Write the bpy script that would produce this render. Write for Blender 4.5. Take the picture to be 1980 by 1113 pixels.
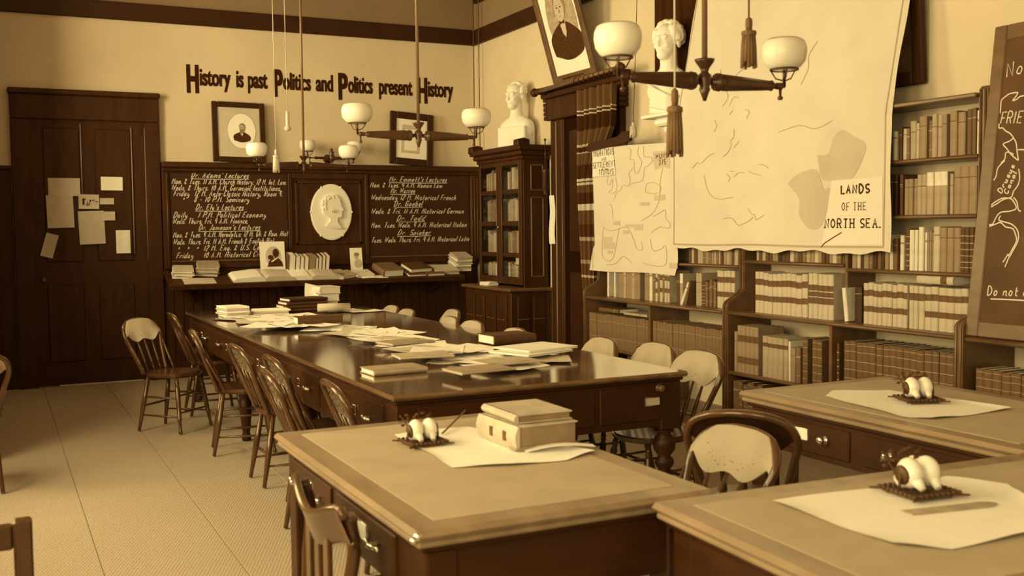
import bpy, bmesh, math, random
from mathutils import Matrix, Vector
PI = math.pi
random.seed(7)
SC = bpy.context.scene
COL = SC.collection
for _o in list(bpy.data.objects): bpy.data.objects.remove(_o)

# ------------------------------------------------------------------ camera
EYE = 1.55
cam_data = bpy.data.cameras.new('camera'); cam = bpy.data.objects.new('camera', cam_data); COL.objects.link(cam)
YAW, PITCH, ROLL = .45962, .058125, .01098
_c, _s, _cp, _sp = math.cos(YAW), math.sin(YAW), math.cos(PITCH), math.sin(PITCH)
_f = Vector((_s*_cp, _c*_cp, -_sp)); _r = Vector((_c, -_s, 0)); _d = _f.cross(_r)
_cr, _sr = math.cos(ROLL), math.sin(ROLL)
_R = _cr*_r + _sr*_d; _D = -_sr*_r + _cr*_d
cam.matrix_world = Matrix(((_R.x, -_D.x, -_f.x, 0), (_R.y, -_D.y, -_f.y, 0), (_R.z, -_D.z, -_f.z, EYE), (0, 0, 0, 1)))
cam_data.sensor_width = 36; cam_data.lens = 2024.25/1980*36
cam_data.clip_start = .05; cam_data.clip_end = 100
cam_data.dof.use_dof = True; cam_data.dof.focus_distance = 8.0; cam_data.dof.aperture_fstop = 4.0
SC.camera = cam

# ------------------------------------------------------------------ world, light, exposure
world = bpy.data.worlds.new('world'); SC.world = world; world.use_nodes = True
world.node_tree.nodes['Background'].inputs[0].default_value = (1, .74, .33, 1)
world.node_tree.nodes['Background'].inputs[1].default_value = .12
SC.view_settings.view_transform = 'Standard'; SC.view_settings.look = 'None'
SC.view_settings.exposure = 0.0; SC.view_settings.gamma = 1.0; SC.view_settings.use_curve_mapping = False
XL, XR, YB, YF, ZC = -1.0, 5.175, 11.375, -2.2, 4.7          # room: left, right, back, front, ceiling
WIN = [(-1.2, 1.5), (1.3, 1.5), (3.8, 1.5), (6.2, 1.4)]      # windows of the left wall: centre along the wall, width
WZ0, WZ1 = .95, 3.75
def area(name, loc, rot, sx, sy, power, col=(1, .785, .345)):
    l = bpy.data.lights.new(name, 'AREA'); l.shape = 'RECTANGLE'; l.size = sx; l.size_y = sy; l.energy = power; l.color = col
    o = bpy.data.objects.new(name, l); COL.objects.link(o); o.location = loc; o.rotation_euler = rot
    return o
for _y, _w in WIN:                                            # daylight in each window opening
    area('window_daylight', (XL-.12, _y, (WZ0+WZ1)/2), (0, -PI/2, 0), WZ1-WZ0, _w, 245 if _y > 6 else 205 if _y > 3 else 165)
area('window_daylight', (XL-.12, 9.25, 2.95), (0, -PI/2, 0), 1.7, 1.5, 235)      # high window beyond the added pier
area('window_daylight', (1.6, YF-.2, 2.35), (PI/2, 0, 0), 2.5, WZ1-WZ0, 45)

# ------------------------------------------------------------------ materials
def sep(r): return (r, r**(1.15+.22*(1-r)**2), r**(1.25+.5*(1-r)**1.5))
MATS = {}
def mat(name, r, rough=.6, spec=.4, noise=0., nscale=6., stretch=(1, 1, 1), bump=0., bscale=60., metal=0., coat=0., bstretch=(1, 1, 1)):
    if name in MATS: return MATS[name]
    m = bpy.data.materials.new(name); m.use_nodes = True; nt = m.node_tree; b = nt.nodes['Principled BSDF']
    c = sep(r) if not isinstance(r, tuple) else r
    b.inputs['Base Color'].default_value = (*c, 1); b.inputs['Roughness'].default_value = rough
    b.inputs['Specular IOR Level'].default_value = spec; b.inputs['Metallic'].default_value = metal
    if coat: b.inputs['Coat Weight'].default_value = coat; b.inputs['Coat Roughness'].default_value = .09
    if noise or bump:
        tc = nt.nodes.new('ShaderNodeTexCoord')
    if noise:
        mp = nt.nodes.new('ShaderNodeMapping'); mp.inputs['Scale'].default_value = stretch
        nt.links.new(tc.outputs['Object'], mp.inputs[0])
        n = nt.nodes.new('ShaderNodeTexNoise'); n.inputs['Scale'].default_value = nscale; n.inputs['Detail'].default_value = 5
        nt.links.new(mp.outputs[0], n.inputs['Vector'])
        rp = nt.nodes.new('ShaderNodeValToRGB'); rp.color_ramp.elements[0].position = .3; rp.color_ramp.elements[1].position = .7
        rp.color_ramp.elements[0].color = (*[x*(1-noise) for x in c], 1); rp.color_ramp.elements[1].color = (*[min(1, x*(1+noise)) for x in c], 1)
        nt.links.new(n.outputs['Fac'], rp.inputs[0]); nt.links.new(rp.outputs[0], b.inputs['Base Color'])
    if bump:
        mp2 = nt.nodes.new('ShaderNodeMapping'); mp2.inputs['Scale'].default_value = bstretch
        nt.links.new(tc.outputs['Object'], mp2.inputs[0])
        n2 = nt.nodes.new('ShaderNodeTexNoise'); n2.inputs['Scale'].default_value = bscale; n2.inputs['Detail'].default_value = 4
        nt.links.new(mp2.outputs[0], n2.inputs['Vector'])
        bp = nt.nodes.new('ShaderNodeBump'); bp.inputs['Strength'].default_value = bump; bp.inputs['Distance'].default_value = .01
        nt.links.new(n2.outputs['Fac'], bp.inputs['Height']); nt.links.new(bp.outputs[0], b.inputs['Normal'])
    MATS[name] = m
    return m
WALLD = mat('dark_unseen_wall', .22, .9, .15, noise=.1, nscale=2)  # unseen walls toned dark to cut bounced light
WALL = mat('plaster_wall', (.70, .61, .50), .9, .15, noise=.06, nscale=1.6, bump=.12, bscale=35)
FRIEZE = mat('frieze_paint', .27, .9, .15, noise=.08, nscale=2, bump=.1, bscale=35)
CEIL = mat('ceiling_plaster', .4, .95, .1)
DARK = mat('dark_oak', .055, .55, .22, noise=.25, nscale=5, stretch=(3, 3, .5), bump=.05)
DARK2 = mat('dark_oak_trim', .042, .5, .3, noise=.15)
CASEW = mat('bookcase_wood', .15, .35, .5, noise=.22, nscale=6, stretch=(2, .6, 2))
TABLE = mat('polished_table_wood', .17, .1, .7, noise=.3, nscale=4, stretch=(3, .35, 3), coat=1.)
APRON = mat('table_apron_wood', .05, .42, .3, noise=.2, nscale=5, stretch=(1, 1, 4))
DESKW = mat('desk_edge_wood', .3, .3, .5, noise=.2, nscale=7, stretch=(2, .5, 2))
FELT = mat('desk_leather_top', (.46, .385, .31), .7, .25, noise=.08, nscale=5, bump=.08, bscale=300)
CHAIRW = mat('chair_varnished_wood', .09, .25, .5, noise=.25, nscale=9, coat=.5)
CHAIRP_SHADED = mat('chair_panel_shaded', .07, .35, .4, noise=.2, nscale=8)  # panel veneer darkened, shade of its unlit back put in the colour
CHAIRP = mat('chair_panel_veneer', .52, .3, .5, noise=.08, nscale=5, coat=.6)
HOLE = mat('pierced_hole_dark', .03, .8, .1)
PAPER = mat('white_paper', .93, .85, .2, noise=.02, nscale=20)
PAPER2 = mat('aged_paper', .6, .85, .2, noise=.06, nscale=12)
PAGES = mat('page_edges', .8, .9, .1, noise=.12, nscale=40, stretch=(30, 1, 1))
INK = mat('brown_ink', .07, .8, .1)
INKF = mat('faint_ink', .46, .9, .1)
MAPP = mat('map_cloth', .69, .9, .15, noise=.05, nscale=3, bump=.08, bscale=18)
MAPT = mat('map_tint', .56, .9, .1, noise=.06, nscale=5)
MAPL = mat('map_title_cloth', .78, .9, .1)
SLATE = mat('blackboard_slate', .05, .6, .3, noise=.2, nscale=3)
SLATE2 = mat('portable_blackboard', .1, .6, .3, noise=.25, nscale=4)
CHALK = mat('chalk', .75, .95, .05)
PLASTER = mat('white_plaster', .9, .75, .25)
OPAL = mat('opal_glass', .86, .25, .5)
BRONZE = mat('dark_bronze', .06, .3, .6, noise=.2, nscale=12)
BRASS = mat('brass', (.8, .72, .6), .22, .5, metal=1.)
SILVER = mat('pale_metal_pull', (.95, .92, .85), .18, .5, metal=1.)
CORD = mat('pale_cord', .62, .9, .1)
CORDD = mat('dark_cord', .14, .9, .1)
TASSEL = mat('tassel_silk', .17, .7, .3, noise=.5, nscale=3, stretch=(60, 60, 1))
IRON = mat('black_iron', .09, .5, .4, noise=.3, nscale=30)
CLOTHD = mat('dark_drape', .05, .95, .1, noise=.3, nscale=5, stretch=(8, 8, .3))
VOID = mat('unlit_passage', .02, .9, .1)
TONES = [mat('book_cloth_%s' % n, v, .6, .35, noise=.15, nscale=14) for n, v in
         (('black', .05), ('dark', .1), ('umber', .15), ('brown', .2), ('tan', .3), ('buff', .4), ('pale', .52), ('ivory', .72))]
GOLD = mat('gilt_line', (.6, .55, .45), .4, .5)
BLABEL = mat('spine_label_leather', .14, .6, .3, noise=.2, nscale=30)
gm = bpy.data.materials.new('cabinet_glass'); gm.use_nodes = True
_nt = gm.node_tree; _nt.nodes.clear()
_out = _nt.nodes.new('ShaderNodeOutputMaterial'); _mx = _nt.nodes.new('ShaderNodeMixShader'); _tr = _nt.nodes.new('ShaderNodeBsdfTransparent'); _gl = _nt.nodes.new('ShaderNodeBsdfGlossy')
_gl.inputs['Roughness'].default_value = .06; _mx.inputs[0].default_value = .12; _tr.inputs[0].default_value = (.97, .96, .95, 1)
_nt.links.new(_tr.outputs[0], _mx.inputs[1]); _nt.links.new(_gl.outputs[0], _mx.inputs[2]); _nt.links.new(_mx.outputs[0], _out.inputs[0])
GLASS = gm; MATS['cabinet_glass'] = gm
def carpet_mat():
    m = bpy.data.materials.new('woven_carpet'); m.use_nodes = True; nt = m.node_tree; b = nt.nodes['Principled BSDF']; b.inputs['Roughness'].default_value = .95; b.inputs['Specular IOR Level'].default_value = .1
    tc = nt.nodes.new('ShaderNodeTexCoord'); w = nt.nodes.new('ShaderNodeTexWave'); w.wave_type = 'BANDS'; w.bands_direction = 'DIAGONAL'
    mp = nt.nodes.new('ShaderNodeMapping'); mp.inputs['Rotation'].default_value = (0, 0, 1.15); nt.links.new(tc.outputs['Object'], mp.inputs[0])
    w.inputs['Scale'].default_value = 28; w.inputs['Distortion'].default_value = 1.2; w.inputs['Detail'].default_value = 2; nt.links.new(mp.outputs[0], w.inputs[0])
    n = nt.nodes.new('ShaderNodeTexNoise'); n.inputs['Scale'].default_value = 140; n.inputs['Detail'].default_value = 3; nt.links.new(tc.outputs['Object'], n.inputs['Vector'])
    n2 = nt.nodes.new('ShaderNodeTexNoise'); n2.inputs['Scale'].default_value = 1.3; nt.links.new(tc.outputs['Object'], n2.inputs['Vector'])
    a = nt.nodes.new('ShaderNodeMath'); a.operation = 'MULTIPLY_ADD'; nt.links.new(w.outputs['Fac'], a.inputs[0]); a.inputs[1].default_value = .3; nt.links.new(n.outputs['Fac'], a.inputs[2])
    a2 = nt.nodes.new('ShaderNodeMath'); a2.operation = 'MULTIPLY_ADD'; nt.links.new(n2.outputs['Fac'], a2.inputs[0]); a2.inputs[1].default_value = .12; nt.links.new(a.outputs[0], a2.inputs[2])
    r = nt.nodes.new('ShaderNodeValToRGB'); r.color_ramp.elements[0].position = .45; r.color_ramp.elements[1].position = 1.1
    r.color_ramp.elements[0].color = (*sep(.34), 1); r.color_ramp.elements[1].color = (*sep(.58), 1); nt.links.new(a2.outputs[0], r.inputs[0]); nt.links.new(r.outputs[0], b.inputs['Base Color'])
    bp = nt.nodes.new('ShaderNodeBump'); bp.inputs['Strength'].default_value = .3; bp.inputs['Distance'].default_value = .006; nt.links.new(a.outputs[0], bp.inputs['Height']); nt.links.new(bp.outputs[0], b.inputs['Normal'])
    return m
CARPET = carpet_mat()
def curtain_mat():
    m = bpy.data.materials.new('striped_curtain_cloth'); m.use_nodes = True; nt = m.node_tree; b = nt.nodes['Principled BSDF']; b.inputs['Roughness'].default_value = .95; b.inputs['Specular IOR Level'].default_value = .1
    tc = nt.nodes.new('ShaderNodeTexCoord'); s = nt.nodes.new('ShaderNodeSeparateXYZ'); nt.links.new(tc.outputs['Object'], s.inputs[0])
    md = nt.nodes.new('ShaderNodeMath'); md.operation = 'DIVIDE'; md.inputs[1].default_value = 3.0; nt.links.new(s.outputs['Z'], md.inputs[0])
    r = nt.nodes.new('ShaderNodeValToRGB'); r.color_ramp.interpolation = 'CONSTANT'
    e = r.color_ramp.elements
    # woven stripes from the hem (0) to the heading (3 m)
    st = [(0, .12), (.395, .5), (.405, .12), (.44, .35), (.45, .13), (.51, .4), (.52, .08), (.56, .13), (.605, .62), (.623, .07), (.66, .13), (.682, .62), (.688, .1), (.694, .62), (.7, .07), (.745, .14), (.78, .5), (.785, .06), (.80, .5), (.805, .14), (.85, .06), (.895, .62), (.902, .1), (.907, .62), (.914, .14)]
    while len(e) > 1: e.remove(e[-1])
    e[0].position = 0; e[0].color = (*sep(.12), 1)
    for p, v in st[1:]:
        q = e.new(p); q.color = (*sep(v), 1)
    nt.links.new(md.outputs[0], r.inputs[0]); nt.links.new(r.outputs[0], b.inputs['Base Color'])
    return m
CURTAIN = curtain_mat()

# ------------------------------------------------------------------ mesh helpers
class MB:
    def __init__(s): s.v = []; s.f = []; s.s = []
    def add(s, vs, fs, smooth=False, M=None):
        o = len(s.v)
        s.v += [tuple(M @ Vector(p)) if M is not None else tuple(p) for p in vs]
        s.f += [tuple(i+o for i in f) for f in fs]; s.s += [smooth]*len(fs); return s
    def box(s, x0, x1, y0, y1, z0, z1, M=None):
        v = [(x, y, z) for x in (x0, x1) for y in (y0, y1) for z in (z0, z1)]
        return s.add(v, [(0, 1, 3, 2), (4, 6, 7, 5), (0, 4, 5, 1), (2, 3, 7, 6), (0, 2, 6, 4), (1, 5, 7, 3)], False, M)
    def cbox(s, x0, x1, y0, y1, z0, z1, c=.005, M=None):       # chamfered box
        bm = bmesh.new(); bmesh.ops.create_cube(bm, size=1)
        for v in bm.verts: v.co = Vector(((x0+x1)/2+v.co.x*(x1-x0), (y0+y1)/2+v.co.y*(y1-y0), (z0+z1)/2+v.co.z*(z1-z0)))
        bmesh.ops.bevel(bm, geom=bm.edges[:], offset=c, segments=1, affect='EDGES')
        bm.verts.index_update()
        s.add([v.co[:] for v in bm.verts], [tuple(v.index for v in f.verts) for f in bm.faces], False, M); bm.free(); return s
    def lathe(s, prof, n=12, M=None, smooth=True):              # profile of (r, z)
        v = []; f = []
        for r, z in prof:
            for i in range(n): a = 2*PI*i/n; v.append((r*math.cos(a), r*math.sin(a), z))
        for k in range(len(prof)-1):
            for i in range(n):
                j = (i+1) % n; f.append((k*n+i, k*n+j, (k+1)*n+j, (k+1)*n+i))
        s.add(v, f, smooth, M)
        o = len(s.v)-len(v)
        s.f.append(tuple(o+i for i in reversed(range(n)))); s.s.append(False)
        s.f.append(tuple(o+(len(prof)-1)*n+i for i in range(n))); s.s.append(False)
        return s
    def turn(s, p0, p1, prof, n=8):                             # turned piece between two points, profile of (t, r)
        p0 = Vector(p0); p1 = Vector(p1); d = p1-p0; L = d.length
        M = Matrix.Translation(p0) @ d.to_track_quat('Z', 'Y').to_matrix().to_4x4()
        return s.lathe([(r, t*L) for t, r in prof], n, M)
    def tube(s, pts, r, n=6, closed=False, smooth=True):
        pts = [Vector(p) for p in pts]; m = len(pts); v = []; f = []; up = None
        for i, p in enumerate(pts):
            a = pts[i-1] if i else (pts[-1] if closed else p); b = pts[(i+1) % m] if (i < m-1 or closed) else p
            t = (b-a).normalized()
            if up is None: up = Vector((0, 0, 1)) if abs(t.z) < .9 else Vector((1, 0, 0))
            u = (up-t*up.dot(t))
            if u.length < 1e-5: u = t.orthogonal()
            u.normalize(); w = t.cross(u); up = u
            rr = r[i] if isinstance(r, (list, tuple)) else r
            for k in range(n): a_ = 2*PI*k/n; v.append(p+(u*math.cos(a_)+w*math.sin(a_))*rr)
        for i in range(m if closed else m-1):
            j = (i+1) % m
            for k in range(n): l = (k+1) % n; f.append((i*n+k, i*n+l, j*n+l, j*n+k))
        s.add(v, f, smooth)
        if not closed:
            o = len(s.v)-len(v)
            s.f.append(tuple(o+k for k in reversed(range(n)))); s.s.append(False); s.f.append(tuple(o+(m-1)*n+k for k in range(n))); s.s.append(False)
        return s
    def prism(s, poly, h0, h1, M=None):                          # polygon in xy extruded along z
        n = len(poly)
        ar = sum(poly[i][0]*poly[(i+1) % n][1]-poly[(i+1) % n][0]*poly[i][1] for i in range(n))
        if ar < 0: poly = poly[::-1]
        v = [(x, y, h0) for x, y in poly]+[(x, y, h1) for x, y in poly]
        return s.add(v, [tuple(reversed(range(n))), tuple(range(n, 2*n))]+[(i, (i+1) % n, n+(i+1) % n, n+i) for i in range(n)], False, M)
    def ball(s, c, r, n=10, m=7, M=None):
        if not isinstance(r, (tuple, list)): r = (r, r, r)
        v = []; f = []
        for j in range(m+1):
            th = PI*j/m
            for i in range(n): a = 2*PI*i/n; v.append((c[0]+r[0]*math.sin(th)*math.cos(a), c[1]+r[1]*math.sin(th)*math.sin(a), c[2]-r[2]*math.cos(th)))
        for j in range(m):
            for i in range(n): k = (i+1) % n; f.append((j*n+i, j*n+k, (j+1)*n+k, (j+1)*n+i))
        return s.add(v, f, True, M)
    def grid(s, fn, nu, nv, smooth=True, M=None):
        v = [fn(i/nu, j/nv) for j in range(nv+1) for i in range(nu+1)]
        f = [(j*(nu+1)+i, j*(nu+1)+i+1, (j+1)*(nu+1)+i+1, (j+1)*(nu+1)+i) for j in range(nv) for i in range(nu)]
        return s.add(v, f, smooth, M)
    def mesh(s, name, m):
        me = bpy.data.meshes.new(name); me.from_pydata(s.v, [], s.f); me.polygons.foreach_set('use_smooth', s.s); me.materials.append(m); me.update(); return me
    def build(s, name, m, parent=None, loc=None, rot=None):
        o = bpy.data.objects.new(name, s.mesh(name, m)); COL.objects.link(o)
        if parent: o.parent = parent
        if loc: o.location = loc
        if rot: o.rotation_euler = rot
        return o
def tag(o, label, cat, group=None, kind=None):
    if label: o['label'] = label
    if cat: o['category'] = cat
    if group: o['group'] = group
    if kind: o['kind'] = kind
    return o
def thing(name, label, cat, loc=(0, 0, 0), rot=(0, 0, 0), group=None):
    o = bpy.data.objects.new(name, None); COL.objects.link(o); o.location = loc; o.rotation_euler = rot; o.empty_display_size = .1
    return tag(o, label, cat, group)
def struct(name, mb, m, parent=None, label=None):
    o = mb.build(name, m, parent)
    if not parent: o['kind'] = 'structure'
    if label: o['label'] = label
    return o
def copy_tree(o, parent=None):
    c = o.copy(); COL.objects.link(c); c.parent = parent
    for ch in o.children: copy_tree(ch, c)
    return c
def part(name, mo, m, parent, fn):
    mb = MB(); fn(mb); return mb.build(name, m, parent)
def smooth_line(pts, k=4):
    if len(pts) < 3: return [tuple(p) for p in pts]
    out = []
    for i in range(len(pts)-1):
        p0 = pts[max(i-1, 0)]; p1 = pts[i]; p2 = pts[i+1]; p3 = pts[min(i+2, len(pts)-1)]
        for j in range(k):
            t = j/k
            out.append(tuple(.5*((2*b)+(c-a)*t+(2*a-5*b+4*c-d)*t*t+(-a+3*b-3*c+d)*t**3) for a, b, c, d in zip(p0, p1, p2, p3)))
    out.append(tuple(pts[-1])); return out
def ribbon(mb, pts, w, z=.0, fn=None):                            # flat stroke in xy at height z; fn maps (x, y, z) to space
    n = len(pts); v = []
    for i in range(n):
        a = pts[max(i-1, 0)]; b = pts[min(i+1, n-1)]; dx, dy = b[0]-a[0], b[1]-a[1]; L = math.hypot(dx, dy) or 1
        nx, ny = -dy/L*w/2, dx/L*w/2
        v += [(pts[i][0]+nx, pts[i][1]+ny, z), (pts[i][0]-nx, pts[i][1]-ny, z)]
    if fn: v = [fn(*p) for p in v]
    mb.add(v, [(2*i, 2*i+1, 2*i+3, 2*i+2) for i in range(n-1)])
# single-stroke hand lettering: points are two base-16 digits, x/10 and (y-4)/10
GL = {'a': (5, '49 29 17 15 24 35 49;49 45 54'), 'b': (5, '1e 14;17 39 48 46 34 14'), 'c': (4, '48 39 29 17 15 24 34 45'), 'd': (5, '49 29 17 15 24 35 49;4e 45 54'),
      'e': (4, '16 37 48 39 29 17 15 24 34 45'), 'f': (4, '4d 3e 2d 22 11;19 39'), 'g': (5, '49 29 17 15 24 35 49;49 42 30 11'), 'h': (5, '1e 14;17 39 48 44 54'),
      'i': (2, '19 15 24;1c 1b'), 'j': (3, '29 21 10;2c 2b'), 'k': (4, '1e 14;49 16;26 44'), 'l': (2, '1e 15 24'), 'm': (7, '19 14;17 29 38 34;37 59 68 64'),
      'n': (5, '19 14;17 39 48 44 54'), 'o': (5, '39 29 17 15 24 34 46 48 39'), 'p': (5, '19 10;17 39 48 46 34 15'), 'q': (5, '49 29 17 15 24 35 49;49 40'),
      'r': (4, '19 14;17 29 39 48'), 's': (4, '48 39 29 17 36 45 34 14'), 't': (4, '2d 25 34 44;19 49'), 'u': (5, '19 15 24 34 49;49 45 54'), 'v': (4, '19 24 49'),
      'w': (6, '19 24 39 44 69'), 'x': (4, '19 44;49 14'), 'y': (5, '19 16 25 35 49;49 42 20 11'), 'z': (4, '19 49 14 44'),
      'A': (6, '14 3e 54;28 48'), 'B': (6, '14 1e 4e 5c 49 19;49 57 44 14'), 'C': (6, '5c 4e 2e 1b 17 24 44 56'), 'D': (6, '14 1e 3e 5b 57 34 14'), 'E': (6, '5e 1e 14 54;19 49'),
      'F': (5, '5e 1e 14;19 49'), 'G': (6, '5c 4e 2e 1b 17 24 44 58 38'), 'H': (6, '1e 14;5e 54;19 59'), 'I': (2, '1e 14'), 'J': (5, '4e 46 34 15'), 'K': (6, '1e 14;5e 18;2a 54'),
      'L': (5, '1e 14 54'), 'M': (7, '14 1e 39 5e 64'), 'N': (6, '14 1e 54 5e'), 'O': (6, '3e 1b 17 34 57 5b 3e'), 'P': (5, '14 1e 4e 5c 5a 49 19'), 'R': (6, '14 1e 4e 5c 5a 49 19;39 54'),
      'S': (5, '5d 3e 1c 29 48 56 34 15'), 'T': (6, '1e 5e;3e 34'), 'U': (6, '1e 17 24 44 57 5e'), 'V': (5, '1e 34 5e'), 'W': (8, '1e 24 4b 54 7e'), 'Y': (6, '1e 39 5e;39 34'),
      '0': (5, '3e 1b 17 34 47 4b 3e'), '1': (3, '1c 2e 24'), '2': (5, '1c 2e 4d 4b 14 44'), '3': (5, '1d 3e 4c 39 47 34 15'), '5': (5, '4e 1e 1a 39 47 34 15'), '7': (5, '1e 4e 24'), '8': (5, '3e 1c 39 46 34 16 39 4c 3e'), '9': (5, '4c 3e 1c 19 38 4c 44'),
      '.': (2, '14 15'), ',': (2, '15 12'), ':': (2, '15 14;19 18'), '-': (4, '18 38'), "'": (2, '1e 1b'), '"': (3, '1b 18;2b 28'), '&': (6, '55 24 16 3b 2d 1b 44'), ' ': (3, '')}
CURVY = set('abcdefghijklmnopqrstuwyCDGOSUBPRJ0235689&')
def strokes(text, slant=.22, jit=0.):
    x = 0; out = []
    for ch in text:
        w, st = GL.get(ch, (4, ''))
        for q in st.split(';'):
            if not q.strip(): continue
            p = [(int(a[0], 16)/10, (int(a[1], 16)-4)/10) for a in q.split()]
            if jit: p = [(a+random.uniform(-jit, jit), b+random.uniform(-jit, jit)) for a, b in p]
            if ch in CURVY: p = smooth_line(p, 3)
            out.append([(x+a+b*slant, b) for a, b in p])
        x += w/10+.12
    return out, x
def letter(name, text, x0, x1, y, h, w, m, parent, fn, slant=.22, jit=0., serif=False, ang=0., base=None):
    """stroke lettering from x0 to x1 on baseline y; cap height h; stroke width w; fn maps board (u, v, d) to local space"""
    st, L = strokes(text, slant, jit); sx = (x1-x0)/L; mb = MB()
    ca, sa = math.cos(ang), math.sin(ang)
    def T(p):
        X, Y = p[0]*sx, p[1]*h
        return (x0+X*ca-Y*sa, y+X*sa+Y*ca)
    for s in st:
        P = [T(p) for p in s]; ribbon(mb, P, w, 0, fn)
        if serif:
            for p, q in ((s[0], s[1]), (s[-1], s[-2])):
                if (p[1] < .05 or p[1] > .95) and abs(p[0]-q[0]) < .3: ribbon(mb, [T((p[0]-.12, p[1])), T((p[0]+.12, p[1]))], w*.7, 0, fn)
    o = mb.build(name, m, parent); o['kind'] = 'stuff'; return o
ORD = ['first', 'second', 'third', 'fourth', 'fifth', 'sixth', 'seventh', 'eighth', 'ninth', 'tenth', 'eleventh', 'twelfth', 'thirteenth', 'fourteenth', 'fifteenth', 'sixteenth', 'seventeenth', 'eighteenth', 'nineteenth', 'twentieth'] + ['twenty-'+w for w in ('first', 'second', 'third', 'fourth', 'fifth', 'sixth', 'seventh', 'eighth', 'ninth')] + ['thirtieth'] + ['thirty-'+w for w in ('first', 'second', 'third', 'fourth', 'fifth', 'sixth', 'seventh', 'eighth', 'ninth')]

# ================================================================== the room
fl = struct('floor', MB().box(XL, XR, YF, YB, -.1, 0), CARPET, label='pale woven carpet floor of the reading room')
x = .40-.58*4
k = 0
while x < XR:
    a, b = max(x+.0025, XL), min(x+.58-.0025, XR)
    if b-a > .02: MB().cbox(a, b, YF, YB, 0, .006, .002).build('carpet_strip', CARPET, fl)
    x += .58
struct('wall_back', MB().box(XL-.2, XR+.2, YB, YB+.15, 0, ZC), WALL, label='plaster wall behind the lecture boards')
struct('wall_right', MB().box(XR, XR+.15, YF, YB, 0, ZC), WALL, label='plaster wall behind bookcases and maps')
struct('ceiling', MB().box(XL-.2, XR+.2, YF-.2, YB+.2, ZC, ZC+.1), CEIL)
w = MB(); ys = YF
for y, ww in WIN:
    w.box(XL-.25, XL, ys, y-ww/2, 0, ZC); w.box(XL-.25, XL, y-ww/2, y+ww/2, 0, WZ0); w.box(XL-.25, XL, y-ww/2, y+ww/2, WZ1, ZC); ys = y+ww/2
w.box(XL-.25, XL, ys, 8.5, 0, ZC).box(XL-.25, XL, 8.5, 10.0, 0, 2.1).box(XL-.25, XL, 8.5, 10.0, 3.8, ZC).box(XL-.25, XL, 10.0, YB, 0, ZC)
struct('wall_left', w, WALLD)
w = MB(); w.box(XL-.2, .3, YF-.25, YF, 0, ZC).box(2.9, XR+.2, YF-.25, YF, 0, ZC).box(.3, 2.9, YF-.25, YF, 0, WZ0).box(.3, 2.9, YF-.25, YF, WZ1, ZC)
struct('wall_front', w, WALLD)
for i, (y, ww) in enumerate(WIN):
    m = MB(); x0, x1 = XL-.14, XL-.08
    for a, b, c, d in ((y-ww/2, y-ww/2+.07, WZ0, WZ1), (y+ww/2-.07, y+ww/2, WZ0, WZ1), (y-ww/2, y+ww/2, WZ0, WZ0+.07), (y-ww/2, y+ww/2, WZ1-.07, WZ1), (y-ww/2, y+ww/2, 2.3, 2.38), (y-.02, y+.02, WZ0, WZ1)): m.box(x0, x1, a, b, c, d)
    wf = struct('window_%d' % (i+1), m, DARK)
    MB().box(XL-.11, XL-.105, y-ww/2+.05, y+ww/2-.05, WZ0+.05, WZ1-.05).build('pane', GLASS, wf)
m = MB()
for a, b, c, d in ((.3, .37, WZ0, WZ1), (2.83, 2.9, WZ0, WZ1), (1.56, 1.64, WZ0, WZ1), (.3, 2.9, WZ0, WZ0+.07), (.3, 2.9, WZ1-.07, WZ1), (.3, 2.9, 2.3, 2.38)): m.box(a, b, YF-.14, YF-.08, c, d)
wf = struct('window_5', m, DARK)
MB().box(.35, 2.85, YF-.11, YF-.105, WZ0+.05, WZ1-.05).build('pane', GLASS, wf)
struct('trim_6', MB().box(XL, XR, YB-.004, YB, 3.859, ZC), FRIEZE, label='darker painted frieze above the picture rail on the back wall')
struct('trim_7', MB().box(XR-.004, XR, YF, YB-.004, 3.859, ZC), FRIEZE, label='darker painted frieze above the picture rail on the right wall')
struct('light_block_pier', MB().cbox(XL, -.12, 7.7, 8.1, 0, ZC, .01).cbox(XL, -.12, 10.15, 10.45, 0, ZC, .01), WALLD, label='added unseen piers blocking window light from the left of the back wall')  # added out of view to block window light from the back wall's left
struct('light_block_ledge', MB().cbox(XL, -.12, 8.1, 10.15, 0, 2.0, .01), WALLD, label='added unseen block shading the left floor from the high window')  # added unseen block, keeps high-window light off the floor at left
# picture rails
struct('trim_1', MB().cbox(XL, XR, YB-.035, YB, 3.681, 3.859, .008), DARK2, label='dark picture rail across the back wall')
struct('trim_2', MB().cbox(XR-.035, XR, YF, YB-.036, 3.681, 3.859, .008), DARK2, label='dark picture rail along the right wall')
struct('trim_3', MB().cbox(XR-.05, XR, YF, YB-.075, 4.155, 4.33, .008), DARK2, label='dark upper moulding along the right wall')
for y in (11.28, 11.13):
    tag(MB().tube([(XR-.06, y, 2.4), (XR-.06, y, 4.69)], .006, 6).build('hanging_wire', CORDD), 'thin dark vertical wire in the room corner, %s' % ('nearer the lettering' if y > 11.2 else 'nearer the plaster bust'), 'wire', 'wires in the corner')
# dark panelled dado of the back wall
wn = struct('trim_4', MB().box(1.58, XR, YB-.012, YB, 0, 1.12), DARK, label='dark boarded dado under the sloping ledge')
xx = 1.585
while xx < 5.1:
    MB().cbox(xx, xx+.093, YB-.026, YB-.012, .18, 1.1, .004).build('dado_board', DARK, wn); xx += .098
MB().cbox(1.58, XR, YB-.045, YB-.012, 0, .18, .006).build('skirting', DARK, wn)
wn = struct('trim_5', MB().box(XL, .185, YB-.02, YB, 0, 2.16), DARK, label='dark panelled dado left of the door')
MB().cbox(XL, .188, YB-.05, YB-.0, 2.16, 2.2, .008).build('dado_cap', DARK, wn)
for a in (-1.55, -1.0, -.43): MB().cbox(a, a+.48, YB-.035, YB-.02, .35, 2.05, .01).build('dado_panel', DARK, wn)

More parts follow.
